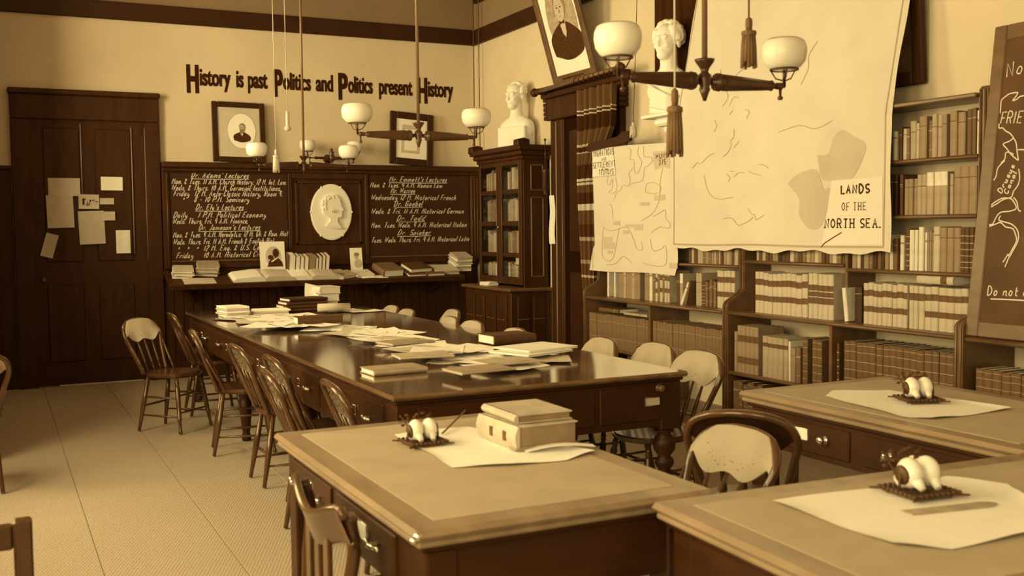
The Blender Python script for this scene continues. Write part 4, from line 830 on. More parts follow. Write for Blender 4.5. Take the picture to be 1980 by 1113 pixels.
# draped bust on a wall bracket
b2 = bust('plaster_bust', 'white curly-haired plaster bust on the wall bracket beside the large map', (4.955, 7.12, 2.455), -1.2, 1.28, 170, [(0, .02, .2, .13, .08, .1), (.1, .02, .15, .06, .06, .07), (-.1, .02, .15, .06, .06, .07), (0, 0, .1, .1, .08, .1)], 2)
dp = MB()
for i in range(5): dp.tube([(-.2+.02*i, .02, .26-.03*i), (-.08, -.1-.006*i, .2-.035*i), (.06, -.11, .13-.025*i), (.17, -.02, .1-.012*i)], .02, 6)
o = dp.build('drapery', PLASTER, b2); remesh(o, .008, 2)
br = thing('wall_bracket', 'pale plaster wall bracket carrying the curly-haired bust', 'bracket', (XR, 7.12, 2.2))
MB().cbox(-.34, 0, -.22, .22, .225, .252, .006).build('bracket_shelf', PLASTER, br); MB().cbox(-.26, 0, -.15, .15, .16, .225, .02).build('bracket_moulding', PLASTER, br)
MB().prism([(0, .16), (-.2, .16), (-.19, .12), (-.12, .06), (-.1, 0), (-.03, -.03), (0, -.03)], -.09, .09, XYZ).build('corbel', PLASTER, br)
MB().cbox(-.14, 0, -.16, .16, -.035, -.015, .004).build('lower_ledge', PLASTER, br)

# ================================================================== gas lamps
def globe(root, x, y, z, r):
    s = r/.1; g = MB().lathe([(.034*s, -.066), (.05*s, -.064), (.075*s, -.052), (.093*s, -.03), (.1*s, .004), (.098*s, .03), (.088*s, .05), (.07*s, .06), (.067*s, .056), (.084*s, .045), (.092*s, .028), (.094*s, .004), (.087*s, -.026), (.06*s, -.05), (.03*s, -.058)], 24)
    g.v = [(a+x, b+y, c+z) for a, b, c in g.v]; return g.build('glass_globe', OPAL, root)
def burner(root, x, y, z, m=BRONZE, sgn=1):
    q = MB()
    q.tube([(x+.055*math.cos(a*PI/8), y+.055*math.sin(a*PI/8), z+.068) for a in range(16)], .0045, 5, closed=True)
    for a in (0, 2.1, 4.2): q.tube([(x, y, z+.022), (x+.035*math.cos(a), y+.035*math.sin(a), z+.034), (x+.055*math.cos(a), y+.055*math.sin(a), z+.066)], .003, 4)
    q.tube([(x, y, z), (x, y, z+.1)], .007, 6)
    q.build('burner_gallery', m, root)
    MB().ball((x-sgn*.02, y, z), .015, 8, 6).turn((x-sgn*.02, y, z-.01), (x-sgn*.02, y, z-.055), [(0, .006), (.6, .005), (.8, .012), (1, .008)]).build('gas_cock', m, root)
def gasolier(label, x, y, z, half, r, metal=BRONZE, ang=0.):
    g = thing('gas_lamp', label, 'gas lamp', (x, y, z), (0, 0, ang), group='two-armed gas lamps above the long table')
    MB().tube([(0, 0, .06), (0, 0, ZC-z-.01)], .011, 8).build('rod', mat('lamp_rod', .2, .35, .5), g)
    MB().lathe([(.045, ZC-z-.05), (.06, ZC-z-.0)], 12).build('ceiling_rose', metal, g)
    MB().lathe([(.006, -.075), (.014, -.05), (.022, -.03), (.018, -.02), (.028, 0), (.026, .025), (.014, .035), (.018, .05), (.036, .075), (.04, .085), (.012, .088)], 12).build('hub', metal, g)
    for s in (-1, 1):
        MB().turn((s*.03, 0, 0), (s*(half-.045), 0, 0), [(0, .012), (.05, .014), (.07, .034), (.12, .036), (.15, .03), (.17, .033), (.2, .033), (.8, .022), (.9, .019), (.93, .022), (.96, .012), (1, .012)], 12).build('arm', metal, g)
        q = MB().ball((s*(half-.035), 0, 0), .014, 8, 6).tube([(s*(half-.03), 0, 0), (s*half, 0, .0), (s*half, 0, .02)], .007, 6); q.build('elbow', metal, g)
        burner(g, s*half, 0, .0, metal, s); globe(g, s*half, 0, .131, r)
    return g
gasolier('farthest two-armed gas lamp hanging before the left blackboard', 2.503, 9.2, 2.115, .415, .092)
gasolier('middle two-armed gas lamp hanging before the framed certificate', 2.503, 6.4, 2.148, .413, .099, mat('lamp_bronze_light', .1, .3, .6))
gasolier('nearest two-armed gas lamp with dark arms in front of the large map', 2.497, 3.34, 2.105, .395, .09, BRONZE)
wb = thing('wall_gas_bracket', 'two-armed gas bracket fixed to the wall above the medallion', 'gas lamp', (3.36, YB-.17, 2.325))
MB().turn((0, .17, 0), (0, 0, 0), [(0, .05), (.08, .05), (.15, .02), (.8, .016), (.85, .035), (1, .03)], 12).lathe([(.01, -.05), (.032, -.02), (.035, .02), (.02, .045), (.03, .06), (.012, .08), (.016, .095), (.005, .105)], 12).build('hub', BRONZE, wb)
for s in (-1, 1):
    MB().turn((s*.02, 0, 0), (s*.2, 0, 0), [(0, .02), (.2, .018), (.8, .013), (.85, .02), (.95, .01), (1, .01)], 10).tube([(s*.2, 0, 0), (s*.265, 0, 0), (s*.265, 0, .03)], .007, 6).build('arm', BRONZE, wb)
    burner(wb, s*.265, 0, 0, BRONZE, s); globe(wb, s*.265, 0, .131, .088)

# ================================================================== long table and desks
def pull(parent, x, y, z, ax, m=SILVER):
    """knob with a back plate; ax is the outward unit vector (x, y)"""
    o = Vector((x, y, z)); a = Vector((ax[0], ax[1], 0))
    q = MB().turn(o, o+a*.035, [(0, .02), (.1, .02), (.15, .008), (.5, .008), (.65, .017), (.9, .017), (1, .008)], 10); q.build('knob', m, parent)
def wing_pull(parent, x, y, z, ax):
    o = Vector((x, y, z)); a = Vector((ax[0], ax[1], 0)); s = Vector((-ax[1], ax[0], 0)); q = MB()
    q.turn(o, o+a*.03, [(0, .012), (.3, .007), (.6, .012), (1, .006)], 8)
    q.tube([o+a*.02-s*.045, o+a*.03, o+a*.02+s*.045], [.006, .01, .006], 6); q.ball((o+a*.02-s*.048)[:], .009, 6, 5).ball((o+a*.02+s*.048)[:], .009, 6, 5)
    q.build('wing_pull', SILVER, parent)
def label_holder(parent, x, y, z, ax, w, h, m=PAPER2, rim=SILVER):
    q = MB(); q2 = MB()
    if ax[0]:
        s = ax[0]; q.box(min(x, x+s*.003), max(x, x+s*.003), y-w/2, y+w/2, z-h/2, z+h/2)
        for c in ([(y-w/2, z-h/2), (y+w/2, z-h/2), (y+w/2, z+h/2), (y-w/2, z+h/2)],): q2.tube([(x+s*.004, a, b) for a, b in c], .003, 4, closed=True)
    else:
        s = ax[1]; q.box(x-w/2, x+w/2, min(y, y+s*.003), max(y, y+s*.003), z-h/2, z+h/2)
        for c in ([(x-w/2, z-h/2), (x+w/2, z-h/2), (x+w/2, z+h/2), (x-w/2, z+h/2)],): q2.tube([(a, y+s*.004, b) for a, b in c], .003, 4, closed=True)
    o = q.build('drawer_label', m, parent); q2.build('label_rim', rim, o)
LEG = [(.03, 0), (.035, .02), (.03, .05), (.026, .06), (.032, .09), (.042, .2), (.045, .29), (.03, .31), (.046, .33), (.05, .345), (.046, .36), (.03, .375), (.055, .41), (.058, .44), (.05, .47), (.03, .49), (.05, .505), (.04, .52)]
def turned_leg(parent, x, y, ztop, sc=1.):
    k = (ztop)/.52
    MB().lathe([(r*sc, z*k) for r, z in LEG], 14, Matrix.Translation((x, y, .006))).build('leg', APRON, parent)
lt = thing('long_table', 'long polished library table covered with scattered papers', 'table', (0, 0, 0))
TX0, TX1, TY0, TY1 = 1.53, 3.105, 4.28, 9.76
TT = .82
MB().cbox(TX0, TX1, TY0, TY1, TT-.027, TT, .01).build('tabletop', TABLE, lt)
MB().cbox(TX0+.018, TX1-.018, TY0+.018, TY1-.018, TT-.045, TT-.027, .008).build('top_moulding', APRON, lt)
ax0, ax1, ay0, ay1 = TX0+.035, TX1-.035, TY0+.035, TY1-.035
for a, b, c, d_ in ((ax0, ax0+.03, ay0, ay1), (ax1-.03, ax1, ay0, ay1), (ax0+.03, ax1-.03, ay0, ay0+.03), (ax0+.03, ax1-.03, ay1-.03, ay1)): MB().cbox(a, b, c, d_, .55, TT-.045, .004).build('apron', APRON, lt)
for y in (ay0+.055, 6.0, 7.7, ay1-.055):
    for xx in (ax0+.055, ax1-.055):
        MB().cbox(xx-.06, xx+.06, y-.06, y+.06, .53, TT-.046, .005).build('leg_block', APRON, lt); turned_leg(lt, xx, y, .524)
for i in range(5):                                                # drawers of the left side
    y0 = ay0+.17+i*1.04
    dw = MB().cbox(ax0-.008, ax0+.01, y0, y0+.84, .585, .75, .004).build('drawer', APRON, lt)
    wing_pull(dw, ax0-.008, y0+.18, .665, (-1, 0)); wing_pull(dw, ax0-.008, y0+.66, .665, (-1, 0)); label_holder(dw, ax0-.009, y0+.42, .67, (-1, 0), .09, .045, APRON)
for x0, x1, lm in ((1.66, 2.1, APRON), (2.13, 2.57, APRON), (2.6, 3.0, PAPER2)):
    dw = MB().cbox(x0, x1, ay0-.008, ay0+.01, .585, .76, .004).build('drawer', APRON, lt); label_holder(dw, (x0+x1)/2+(.1 if lm is PAPER2 else 0), ay0-.009, .68, (0, -1), .085, .042, lm, CASEW)
pull(lt, 2.94, ay0-.008, .745, (0, -1), CASEW)

def desk(name, label, x0, x1, y0, y1, drawers):
    t = thing(name, label, 'desk', (0, 0, 0))
    MB().cbox(x0, x1, y0, y1, .775, .802, .012).build('top_edge', DESKW, t)
    MB().cbox(x0+.012, x1-.012, y0+.012, y1-.012, .755, .775, .006).build('edge_moulding', DESKW, t); MB().cbox(x0+.028, x1-.028, y0+.028, y1-.028, .738, .755, .006).build('under_moulding', APRON, t)
    MB().box(x0+.085, x1-.085, y0+.085, y1-.085, .8005, .8035).build('leather_top', FELT, t)
    a0, a1, b0, b1 = x0+.05, x1-.05, y0+.05, y1-.05
    for a, b, c, d_ in ((a0, a0+.025, b0, b1), (a1-.025, a1, b0, b1), (a0+.025, a1-.025, b0, b0+.025), (a0+.025, a1-.025, b1-.025, b1)): MB().cbox(a, b, c, d_, .57, .738, .003).build('apron', APRON, t)
    for a in (a0+.04, a1-.04):
        for b in (b0+.04, b1-.04): MB().cbox(a-.045, a+.045, b-.045, b+.045, .006, .738, .006).build('leg', APRON, t)
    for k, (kind, p0, p1, side) in enumerate(drawers):
        if side == 'x': dw = MB().cbox(a0-.008, a0+.01, p0, p1, .595, .72, .004).build('drawer', APRON, t); c = (p0+p1)/2; f = (-1, 0); P = lambda q: (a0-.008, q)
        else: dw = MB().cbox(p0, p1, b0-.008, b0+.01, .595, .72, .004).build('drawer', APRON, t); c = (p0+p1)/2; f = (0, -1); P = lambda q: (q, b0-.008)
        h = (p1-p0)*.25
        for q in (c-h, c+h):
            (wing_pull if kind == 'wing' else pull)(dw, *P(q), .662, f)
        label_holder(dw, *P(c), .668, f, .085, .05, PAPER)
    return t
dA = desk('writing_desk', 'foreground writing desk carrying a thick book and a blotter', .902, 1.813, 2.373, 3.825, [('wing', 2.64, 3.18, 'x'), ('wing', 3.24, 3.74, 'x')])
dB = desk('writing_desk', 'writing desk at lower right with a white sheet under its inkstand', 1.575, 3.06, 1.42, 2.352, [])
_p = Matrix.Translation((1.6, 2.35, 0)); dB.matrix_world = _p @ Matrix.Rotation(math.radians(-3), 4, 'Z') @ _p.inverted()
dC = desk('writing_desk', 'writing desk against the bookcases at right with knobbed drawers', 2.99, 3.9, 2.287, 3.758, [('knob', 2.48, 3.04, 'x'), ('knob', 3.11, 3.66, 'x')])
MB().ball((.914, 2.385, .79), .012, 8, 6).ball((.908, 2.4, .776), .01, 8, 6).build('corner_stud', SILVER, dA)

# ---------------------------------------------------------------- sheets and books on the desks
def polysheet(label, poly, z, m=PAPER, group=None, wav=.004, name='paper_sheet'):
    """sheet with an irregular outline lying on a desk, edges slightly lifted"""
    poly = [(x*.949, y*.949) for x, y in poly]; P = sub(poly, 6); cx_ = sum(p[0] for p in P)/len(P); cy_ = sum(p[1] for p in P)/len(P); n = len(P); q = MB(); v = []
    for k, s in enumerate((1., .93, .8, .5)):
        for i, (x, y) in enumerate(P): v.append((cx_+(x-cx_)*s, cy_+(y-cy_)*s, z+(wav*(1+math.sin(i*.55+cx_*9))*(1 if k == 0 else .25) if k < 2 else 0)))
    v.append((cx_, cy_, z)); f = []
    for k in range(3): f += [(k*n+i, k*n+(i+1) % n, (k+1)*n+(i+1) % n, (k+1)*n+i) for i in range(n)]
    f += [(3*n+i, 3*n+(i+1) % n, 4*n) for i in range(n)]
    q.add([(a-cx_, b-cy_, c) for a, b, c in v], f, True); o = q.build(name, m, loc=(cx_, cy_, 0)); return tag(o, label, 'paper', group)
polysheet('white blotting sheet under the thick book on the foreground desk', [(1.336, 3.715), (1.654, 3.745), (1.85, 3.1), (1.701, 3.039), (1.5, 3.06), (1.324, 3.128), (1.325, 3.322)], .806)
polysheet('broad white sheet under the inkstand on the lower right desk', [(1.943, 2.289), (2.386, 2.262), (2.596, 2.254), (2.7, 2.12), (2.614, 1.998), (2.5, 1.83), (2.288, 1.747), (2.039, 1.752), (1.936, 1.84), (1.945, 2.053)], .806)
polysheet('white sheet under the inkstand on the desk by the bookcases', [(3.38, 3.62), (3.484, 3.68), (3.754, 3.594), (3.802, 2.97), (3.5, 2.96), (3.328, 2.969), (3.274, 3.079), (3.3, 3.3)], .806)
DS, TS = .949, .924
def dk(x, y, z): return (x*DS, y*DS, z)
def tb(x, y, z): return (x*TS, y*TS, z)
def thick_book(label, loc, rz, w, d, t, cover, pages=PAGES, cat='book', group=None, spine_blocks=False, rot=None):
    """book lying flat: spine along -x side, w across, d long"""
    o = thing('lying_book', label, cat, loc, rot or (0, 0, rz), group)
    MB().cbox(-w/2, w/2, -d/2, d/2, 0, .005, .0015).cbox(-w/2, w/2, -d/2, d/2, t-.005, t, .0015).build('cover_boards', cover, o)
    arc = [(-w/2-.012*math.sin(PI*i/6), t*i/6) for i in range(7)]
    MB().prism(arc+[(-w/2+.006, t), (-w/2+.006, 0)], -d/2, d/2, XYZ).build('spine', cover, o)
    MB().box(-w/2+.006, w/2-.008, -d/2+.006, d/2-.006, .005, t-.005).build('page_block', pages, o)
    if spine_blocks:
        for y in (-.07, .03): MB().cbox(-w/2-.0145, -w/2-.01, y-.012, y+.012, t*.3, t*.7, .003).build('spine_label', BLABEL, o)
    return o
thick_book('thick light dictionary lying on the foreground desk blotter', dk(1.735, 3.39, .808), .02, .23, .3, .082, TONES[6], TONES[4], spine_blocks=True)
thick_book('thin pale book lying on top of the thick dictionary', dk(1.745, 3.41, .892), -.02, .21, .275, .03, TONES[6], TONES[4])
o = MB().grid(lambda u, v: ((u-.5)*.24, (v-.5)*.05, .012*math.sin(u*PI)+.004*u), 8, 2).build('folded_slip', PAPER, loc=dk(1.76, 3.19, .811), rot=(0, 0, -.25)); tag(o, 'folded white slip sticking out beside the thick dictionary', 'paper')
thick_book('thin dark-edged book under the thick dictionary corner', dk(1.72, 3.26, .8075), .05, .2, .05, .012, TONES[5])
def inkstand(label, loc, rz, s=1., pen=False):
    t = thing('inkstand', label, 'inkstand', loc, (0, 0, rz), 'iron inkstands with revolving snail wells')
    tr = MB().cbox(-.075*s, .075*s, -.07*s, .07*s, .006, .014, .003)
    for i in range(9):
        for q in (-1, 1):
            u = -.075+.15*i/8; tr.ball((u*s, q*.072*s, .017), (.009*s, .006*s, .006*s), 6, 4).ball((q*.077*s, u*.93*s, .017), (.006*s, .009*s, .006*s), 6, 4)
    for a in (-1, 1):
        for b in (-1, 1): tr.prism([(a*.07*s, b*.065*s), (a*.098*s, b*.088*s), (a*.05*s, b*.073*s)], .008, .014); tr.ball((a*.06*s, b*.055*s, .004), .005, 6, 4)
    tr.build('tray', IRON, t)
    sn = MB()
    for q in (-1, 1):
        m = MB().ball((q*.03*s, .004*s, .064*s), (.03*s, .043*s, .043*s), 16, 12).ball((q*.03*s, .03*s, .046*s), (.024*s, .026*s, .03*s), 12, 8).turn((q*.03*s, -.02*s, .05*s), (q*.026*s, -.046*s, .026*s), [(0, .02*s), (.6, .013*s), (1, .009*s)], 10)
        o = m.build('snail_well', OPAL, t)
        MB().turn((q*.052*s, .006*s, .06*s), (q*.064*s, .006*s, .058*s), [(0, .029*s), (.6, .026*s), (.7, .012*s), (1, .008*s)], 12).build('end_cap', IRON, o)
    f = MB()
    for q in (-1, 1): f.tube([(q*.066*s, 0, .014), (q*.067*s, 0, .05*s), (q*.06*s, 0, .066*s)], .004*s, 5).tube([(0, .0, .014), (0, 0, .06*s)], .004*s, 5)
    f.tube([(-.055*s, 0, .06*s), (.055*s, 0, .06*s)], .003*s, 5); f.build('pivot_frame', IRON, t)
    p = MB(); r = random.Random(2)
    for q in (-1, 0, 1):
        p.tube([(q*.03*s, .05*s, .014), (q*.036*s, .06*s, .06*s), (q*.05*s, .075*s, .095*s), (q*.07*s, .07*s, .115*s)], .003*s, 5)
        for k in range(5): p.ball((q*.04*s+r.uniform(-.02, .02)*s, .065*s+r.uniform(-.01, .01)*s, (.06+.014*k)*s), (r.uniform(.006, .012)*s, .004*s, .006*s), 6, 4)
    p.tube([(-.075*s, .07*s, .09*s), (.075*s, .07*s, .1*s)], .0035*s, 5); p.build('pen_rack', IRON, t)
    return t
inkstand('ornate iron inkstand beside the blotter on the foreground desk', dk(1.375, 3.52, .804), .05, .85)
inkstand('ornate iron inkstand on the broad white sheet at lower right', dk(2.365, 2.15, .807), -.1, .98)
inkstand('ornate iron inkstand on the desk by the bookcases', dk(3.61, 3.29, .807), -.35, .96)
o = MB().tube([dk(1.50, 3.64, .812), dk(1.70, 3.875, .845)], .0035, 6).build('pen_holder', CASEW); tag(o, 'slender pen holder resting behind the inkstand on the foreground desk', 'pen')
o = MB().prism([(x*DS, y*DS) for x, y in ((2.183, 2.048), (2.185, 2.006), (2.44, 1.962), (2.475, 1.975), (2.465, 1.995), (2.44, 2.008))], .8075, .8105).build('paper_knife', mat('knife_horn', .42, .4, .4, noise=.2, nscale=20)); tag(o, 'flat horn paper knife on the broad white sheet', 'paper knife')

# ---------------------------------------------------------------- papers on the long table
TZ = .8205
rr = random.Random(21); NS = [0]
def sheet(x, y, w, h, a, m=PAPER, lab=None, lift=.012, grp='scattered papers on the long table', z=None):
    ph = rr.uniform(0, 6); c1 = rr.uniform(.2, 1)*lift; c2 = rr.uniform(-.3, 1)*lift
    w *= .95; h *= .95
    fn = lambda u, v: ((u-.5)*w, (v-.5)*h, c1*max(0, abs(u-.5)*2-.55)**1.5*2+c2*max(0, (v-.5)*2-.3)**2*.6+.0016*(1+math.sin(u*8+v*5+ph)))
    NS[0] += 1
    o = MB().grid(fn, 7, 7).build('paper_sheet', m, loc=(x*TS, y*TS, z if z else TZ+(.0012*NS[0]) % .03+.001), rot=(0, 0, a)); return tag(o, lab or 'loose white sheet among the scattered papers on the long table', 'paper', grp)
REG = [(9.35, 1.78, 2.6), (9.0, 1.85, 2.55), (8.75, 2.0, 2.55), (8.45, 1.85, 2.5), (8.2, 1.8, 2.3), (8.05, 2.1, 2.55), (7.8, 2.3, 2.65), (7.5, 2.25, 2.75), (7.2, 2.3, 2.7), (6.9, 2.25, 2.7), (6.6, 2.25, 2.65), (6.3, 2.25, 2.7), (6.0, 2.25, 2.75), (5.7, 2.3, 2.85), (5.5, 2.45, 3.0), (5.25, 2.35, 2.75)]
for y, x0, x1 in REG:
    n = max(3, int((x1-x0)/.125))
    for k in range(n):
        sheet(x0+.12+(x1-x0-.2)*(k+.5)/n+rr.uniform(-.05, .05), y+rr.uniform(-.12, .12), rr.choice((.22, .26, .32, .38)), rr.choice((.28, .33, .4)), rr.uniform(-.6, .6), PAPER if rr.random() < .8 else PAPER2)
def stack(label, x, y, w, d, n, t, a, grp, mats=(PAPER, PAPER2), z=TZ+.001, jit=.012, rot=None, rz0=0):
    for i in range(n):
        o = MB().cbox(-w/2, w/2, -d/2, d/2, 0, t*.93, min(.003, t*.3)).build('pamphlet', mats[i % len(mats)], loc=(x*TS+rr.uniform(-jit, jit), y*TS+rr.uniform(-jit, jit), z+i*t), rot=(0, 0, a+rr.uniform(-.12, .12)))
        tag(o, '%s pamphlet up in %s' % (ORD[i], label), 'pamphlet', grp)
stack('the pile at the far left corner of the long table', 1.96, 9.72, .2, .27, 5, .018, .1, 'pamphlets on the long table')
stack('the low pile beside the dark flat books', 2.3, 9.75, .3, .22, 3, .016, -.1, 'pamphlets on the long table')
for i, tn in enumerate((5, 4, 6, 1)):
    thick_book(('lowest', 'second', 'third', 'topmost')[i]+' flat book of the dark stack at the far end of the table', tb(2.66+.01*i, 10.02, TZ+.002+.03*i), PI/2+.05*i, .24, .42-.02*i, .028, TONES[(1, 1, 1, 0)[i]], PAGES, group='dark flat books at the far end')
for i in range(3):
    thick_book(('lowest', 'middle', 'topmost')[i]+' pale thick book of the white stack at the far end', tb(2.98, 10.25, TZ+.002+.068*i), -.15+.12*i, .2, .27, .064, TONES[7], PAGES, group='pale thick books at the far end')
o = MB().grid(lambda u, v: ((u-.5)*.16, .05*math.sin(v*1.5)-.02, v*.17), 4, 6).build('leaning_sheet', PAPER, loc=tb(2.83, 10.2, TZ+.07), rot=(-.35, .25, 0)); tag(o, 'white sheet leaning against the pale thick books', 'paper')
def rolled(label, x, y, L, r, a, m):
    o = thing('rolled_paper', label, 'roll', tb(x, y, TZ+r+.012), (0, 0, a)); MB().tube([(-L/2, 0, 0), (L/2, 0, 0)], r, 14).build('roll', m, o); return o
rolled('pale rolled paper beside the dark flat books', 2.87, 9.6, .28, .035, -.12, PAPER2)
thick_book('dark round-backed book lying among the papers in mid table', tb(2.33, 8.25, TZ+.03), PI/2, .14, .34, .055, TONES[1])
sheet(3.15, 9.55, .35, .2, .2, PAPER, 'white sheet alone at the far right corner of the table', grp=None, z=TZ+.004); sheet(2.98, 9.72, .35, .25, .1, PAPER2, 'greyish sheet beside the far right corner of the table', grp=None, z=TZ+.006)
thick_book('thin tan book lying alone near the left edge of the table', tb(1.95, 5.42, TZ+.001), .05+PI/2, .19, .29, .028, TONES[5])
thick_book('dark fur-bound album lying near the right edge of the table', tb(3.13, 6.42, TZ+.002), PI/2+.06, .22, .3, .058, TONES[1])
for i in range(2): thick_book(('lower', 'upper')[i]+' wide white portfolio near the right edge of the table', tb(2.9+.06*i, 5.6+.05*i, TZ+.03+.014*i), .35-.1*i, .36, .3, .013, PAPER, PAPER, cat='portfolio', group='white portfolios')
for i, (x, y, a, tn) in enumerate(((2.55, 5.25, .1, 6), (2.28, 5.02, .1, 5), (2.25, 5.75, -.1, 6), (2.42, 6.5, .2, 5))):
    thick_book('pale thin pamphlet book '+('beside the white portfolios', 'nearest the front edge of the table', 'overhanging the papers near the tan book', 'half buried in the middle of the papers')[i], tb(x, y, TZ+.03), a+PI/2, .2, .3, .014, TONES[tn])

# ================================================================== books and papers on the sloping ledge
def on_ledge(x, s, h=.001): return ledge(x, s, h)
def ledge_stack(label, x, s, w, d, n, t, mats, a0=0.):
    for i in range(n):
        o = MB().cbox(-w/2, w/2, -d/2, d/2, 0, t*.92, min(.003, t*.3)).build('pamphlet', mats[i % len(mats)], loc=on_ledge(x+rr.uniform(-.01, .01), s+rr.uniform(-.008, .008), .001+i*t), rot=(LT, 0, 0)); o.rotation_euler = (Matrix.Rotation(LT, 3, 'X') @ Matrix.Rotation(a0+rr.uniform(-.15, .15), 3, 'Z')).to_euler()
        tag(o, '%s pamphlet up in %s' % (ORD[i], label), 'pamphlet', 'pamphlets on the ledge')
ledge_stack('the pile at the left end of the ledge', 1.74, .30, .2, .2, 6, .015, (PAPER, PAPER2), -.2)
ledge_stack('the second pile from the left on the ledge', 2.0, .36, .22, .2, 6, .019, (PAPER2, TONES[5]), -.1)
ledge_stack('the tall pile at the right end of the ledge', 4.83, .28, .2, .22, 9, .019, (PAPER, PAPER2, TONES[6]), .05)
ledge_stack('the untidy buff papers near the right end of the ledge', 4.58, .17, .3, .22, 3, .018, (PAPER2,), .08)
def ledge_book(label, x, s, rz, w, d, t, cover, h=.002):
    o = thick_book(label, on_ledge(x, s, h), 0, w, d, t, cover, group='books lying on the ledge'); o.rotation_euler = (Matrix.Rotation(LT, 3, 'X') @ Matrix.Rotation(rz, 3, 'Z')).to_euler(); return o
ledge_book('thick brown book lying right of the small photograph on the ledge', 3.93, .2, .1-PI*0, .24, .3, .075, TONES[3])
ledge_book('dark green-black ledger lying on the ledge under another', 4.24, .15, .05+PI, .28, .26, .03, TONES[1]); ledge_book('dark book resting on the ledger of the ledge', 4.26, .2, .12+PI, .27, .26, .045, TONES[1], .034)
ledge_book('brown flat folio lying in the right half of the ledge', 4.45, .3, .1, .28, .2, .022, TONES[3]); ledge_book('dark folio at the ledge front beside the brown folio', 4.43, .1, .05, .22, .17, .035, TONES[2])
ledge_book('pale book propped before the standing books on the ledge', 3.42, .14, .35, .2, .2, .03, TONES[5]); ledge_book('pale flat book beside the open books on the ledge', 3.27, .1, -.3, .24, .16, .03, TONES[6])
ledge_book('light book under the small photograph', 3.62, .15, .1, .2, .2, .03, TONES[7])
def lsheet(x, s, w, d, a, m, lab, h=.003):
    o = MB().grid(lambda u, v: ((u-.5)*w, (v-.5)*d, .004*math.sin(u*5)+.003), 6, 5).build('paper_sheet', m, loc=on_ledge(x, s, h)); o.rotation_euler = (Matrix.Rotation(LT, 3, 'X') @ Matrix.Rotation(a, 3, 'Z')).to_euler(); tag(o, lab, 'paper', 'sheets on the ledge')
lsheet(1.87, .1, .32, .2, 0, PAPER2, 'pale sheet lying flat at the left end of the ledge'); lsheet(4.05, .36, .3, .1, .0, PAPER, 'white strip of paper behind the thick brown book'); lsheet(4.62, .36, .3, .12, .1, PAPER, 'white printed sheet lying behind the buff papers'); lsheet(2.6, .4, .36, .12, .05, PAPER2, 'pale sheet behind the open books'); lsheet(3.72, .06, .3, .1, 0, PAPER, 'white sheet at the ledge front below the small photograph'); lsheet(3.3, .3, .3, .14, .1, PAPER, 'white sheet behind the standing books')
def open_book(label, x, s, w, d, t, rz=0.):
    o = thing('open_book', label, 'book', on_ledge(x, s, .001), (0, 0, 0), 'open folios on the ledge'); o.rotation_euler = (Matrix.Rotation(LT, 3, 'X') @ Matrix.Rotation(rz, 3, 'Z')).to_euler()
    MB().cbox(-w-.012, w+.012, -d/2-.006, d/2+.006, 0, .006, .002).build('cover_boards', TONES[1], o)
    for q in (-1, 1):
        prof_ = [(0, .006), (0, t*.55), (.04*w, t*.8), (.12*w, t), (.3*w, t*1.02), (.6*w, t*.9), (.9*w, t*.72), (1.0*w, t*.4), (w*.99, .006)]
        m = MB(); n = len(prof_); v = [(q*a, -d/2, b) for a, b in prof_]+[(q*a, d/2, b) for a, b in prof_]
        f = [(i, i+1, n+i+1, n+i) for i in range(n-1)]+[tuple(range(n)), tuple(range(n, 2*n))]
        m.add(v, f); m.build('page_half', PAPER2 if q > 0 else PAPER, o)
        for k in range(6):
            z = t*1.03; MB()
open_book('large open folio on the left half of the ledge', 2.52, .14, .33, .26, .06, .02)
open_book('large open folio just left of the standing books', 3.02, .15, .3, .27, .055, -.02)
xx = 2.82
for i, (t, h, tn) in enumerate(((.07, .21, 1), (.05, .2, 0), (.045, .19, 1), (.05, .19, 0), (.075, .19, 4), (.03, .18, 1), (.04, .19, 0), (.04, .2, 0), (.045, .2, 1))):
    c = on_ledge(xx, .24, .001); o = book_mesh(t-.003, h, .15, .006).build('book', TONES[tn]); o.matrix_world = Matrix.Translation(c+Vector((t, 0, 0))) @ Matrix.Rotation(LT, 4, 'X') @ Matrix.Rotation(PI, 4, 'Z') @ Matrix.Translation((0, -.15, 0))
    tag(o, '%s from left of the standing books between the photographs on the ledge' % ORD[i], 'book', 'standing books on the ledge'); MB().box(.0025, t-.006, .004, .147, .004, h-.005).build('page_block', PAGES if tn != 4 else TONES[4], o); xx += t

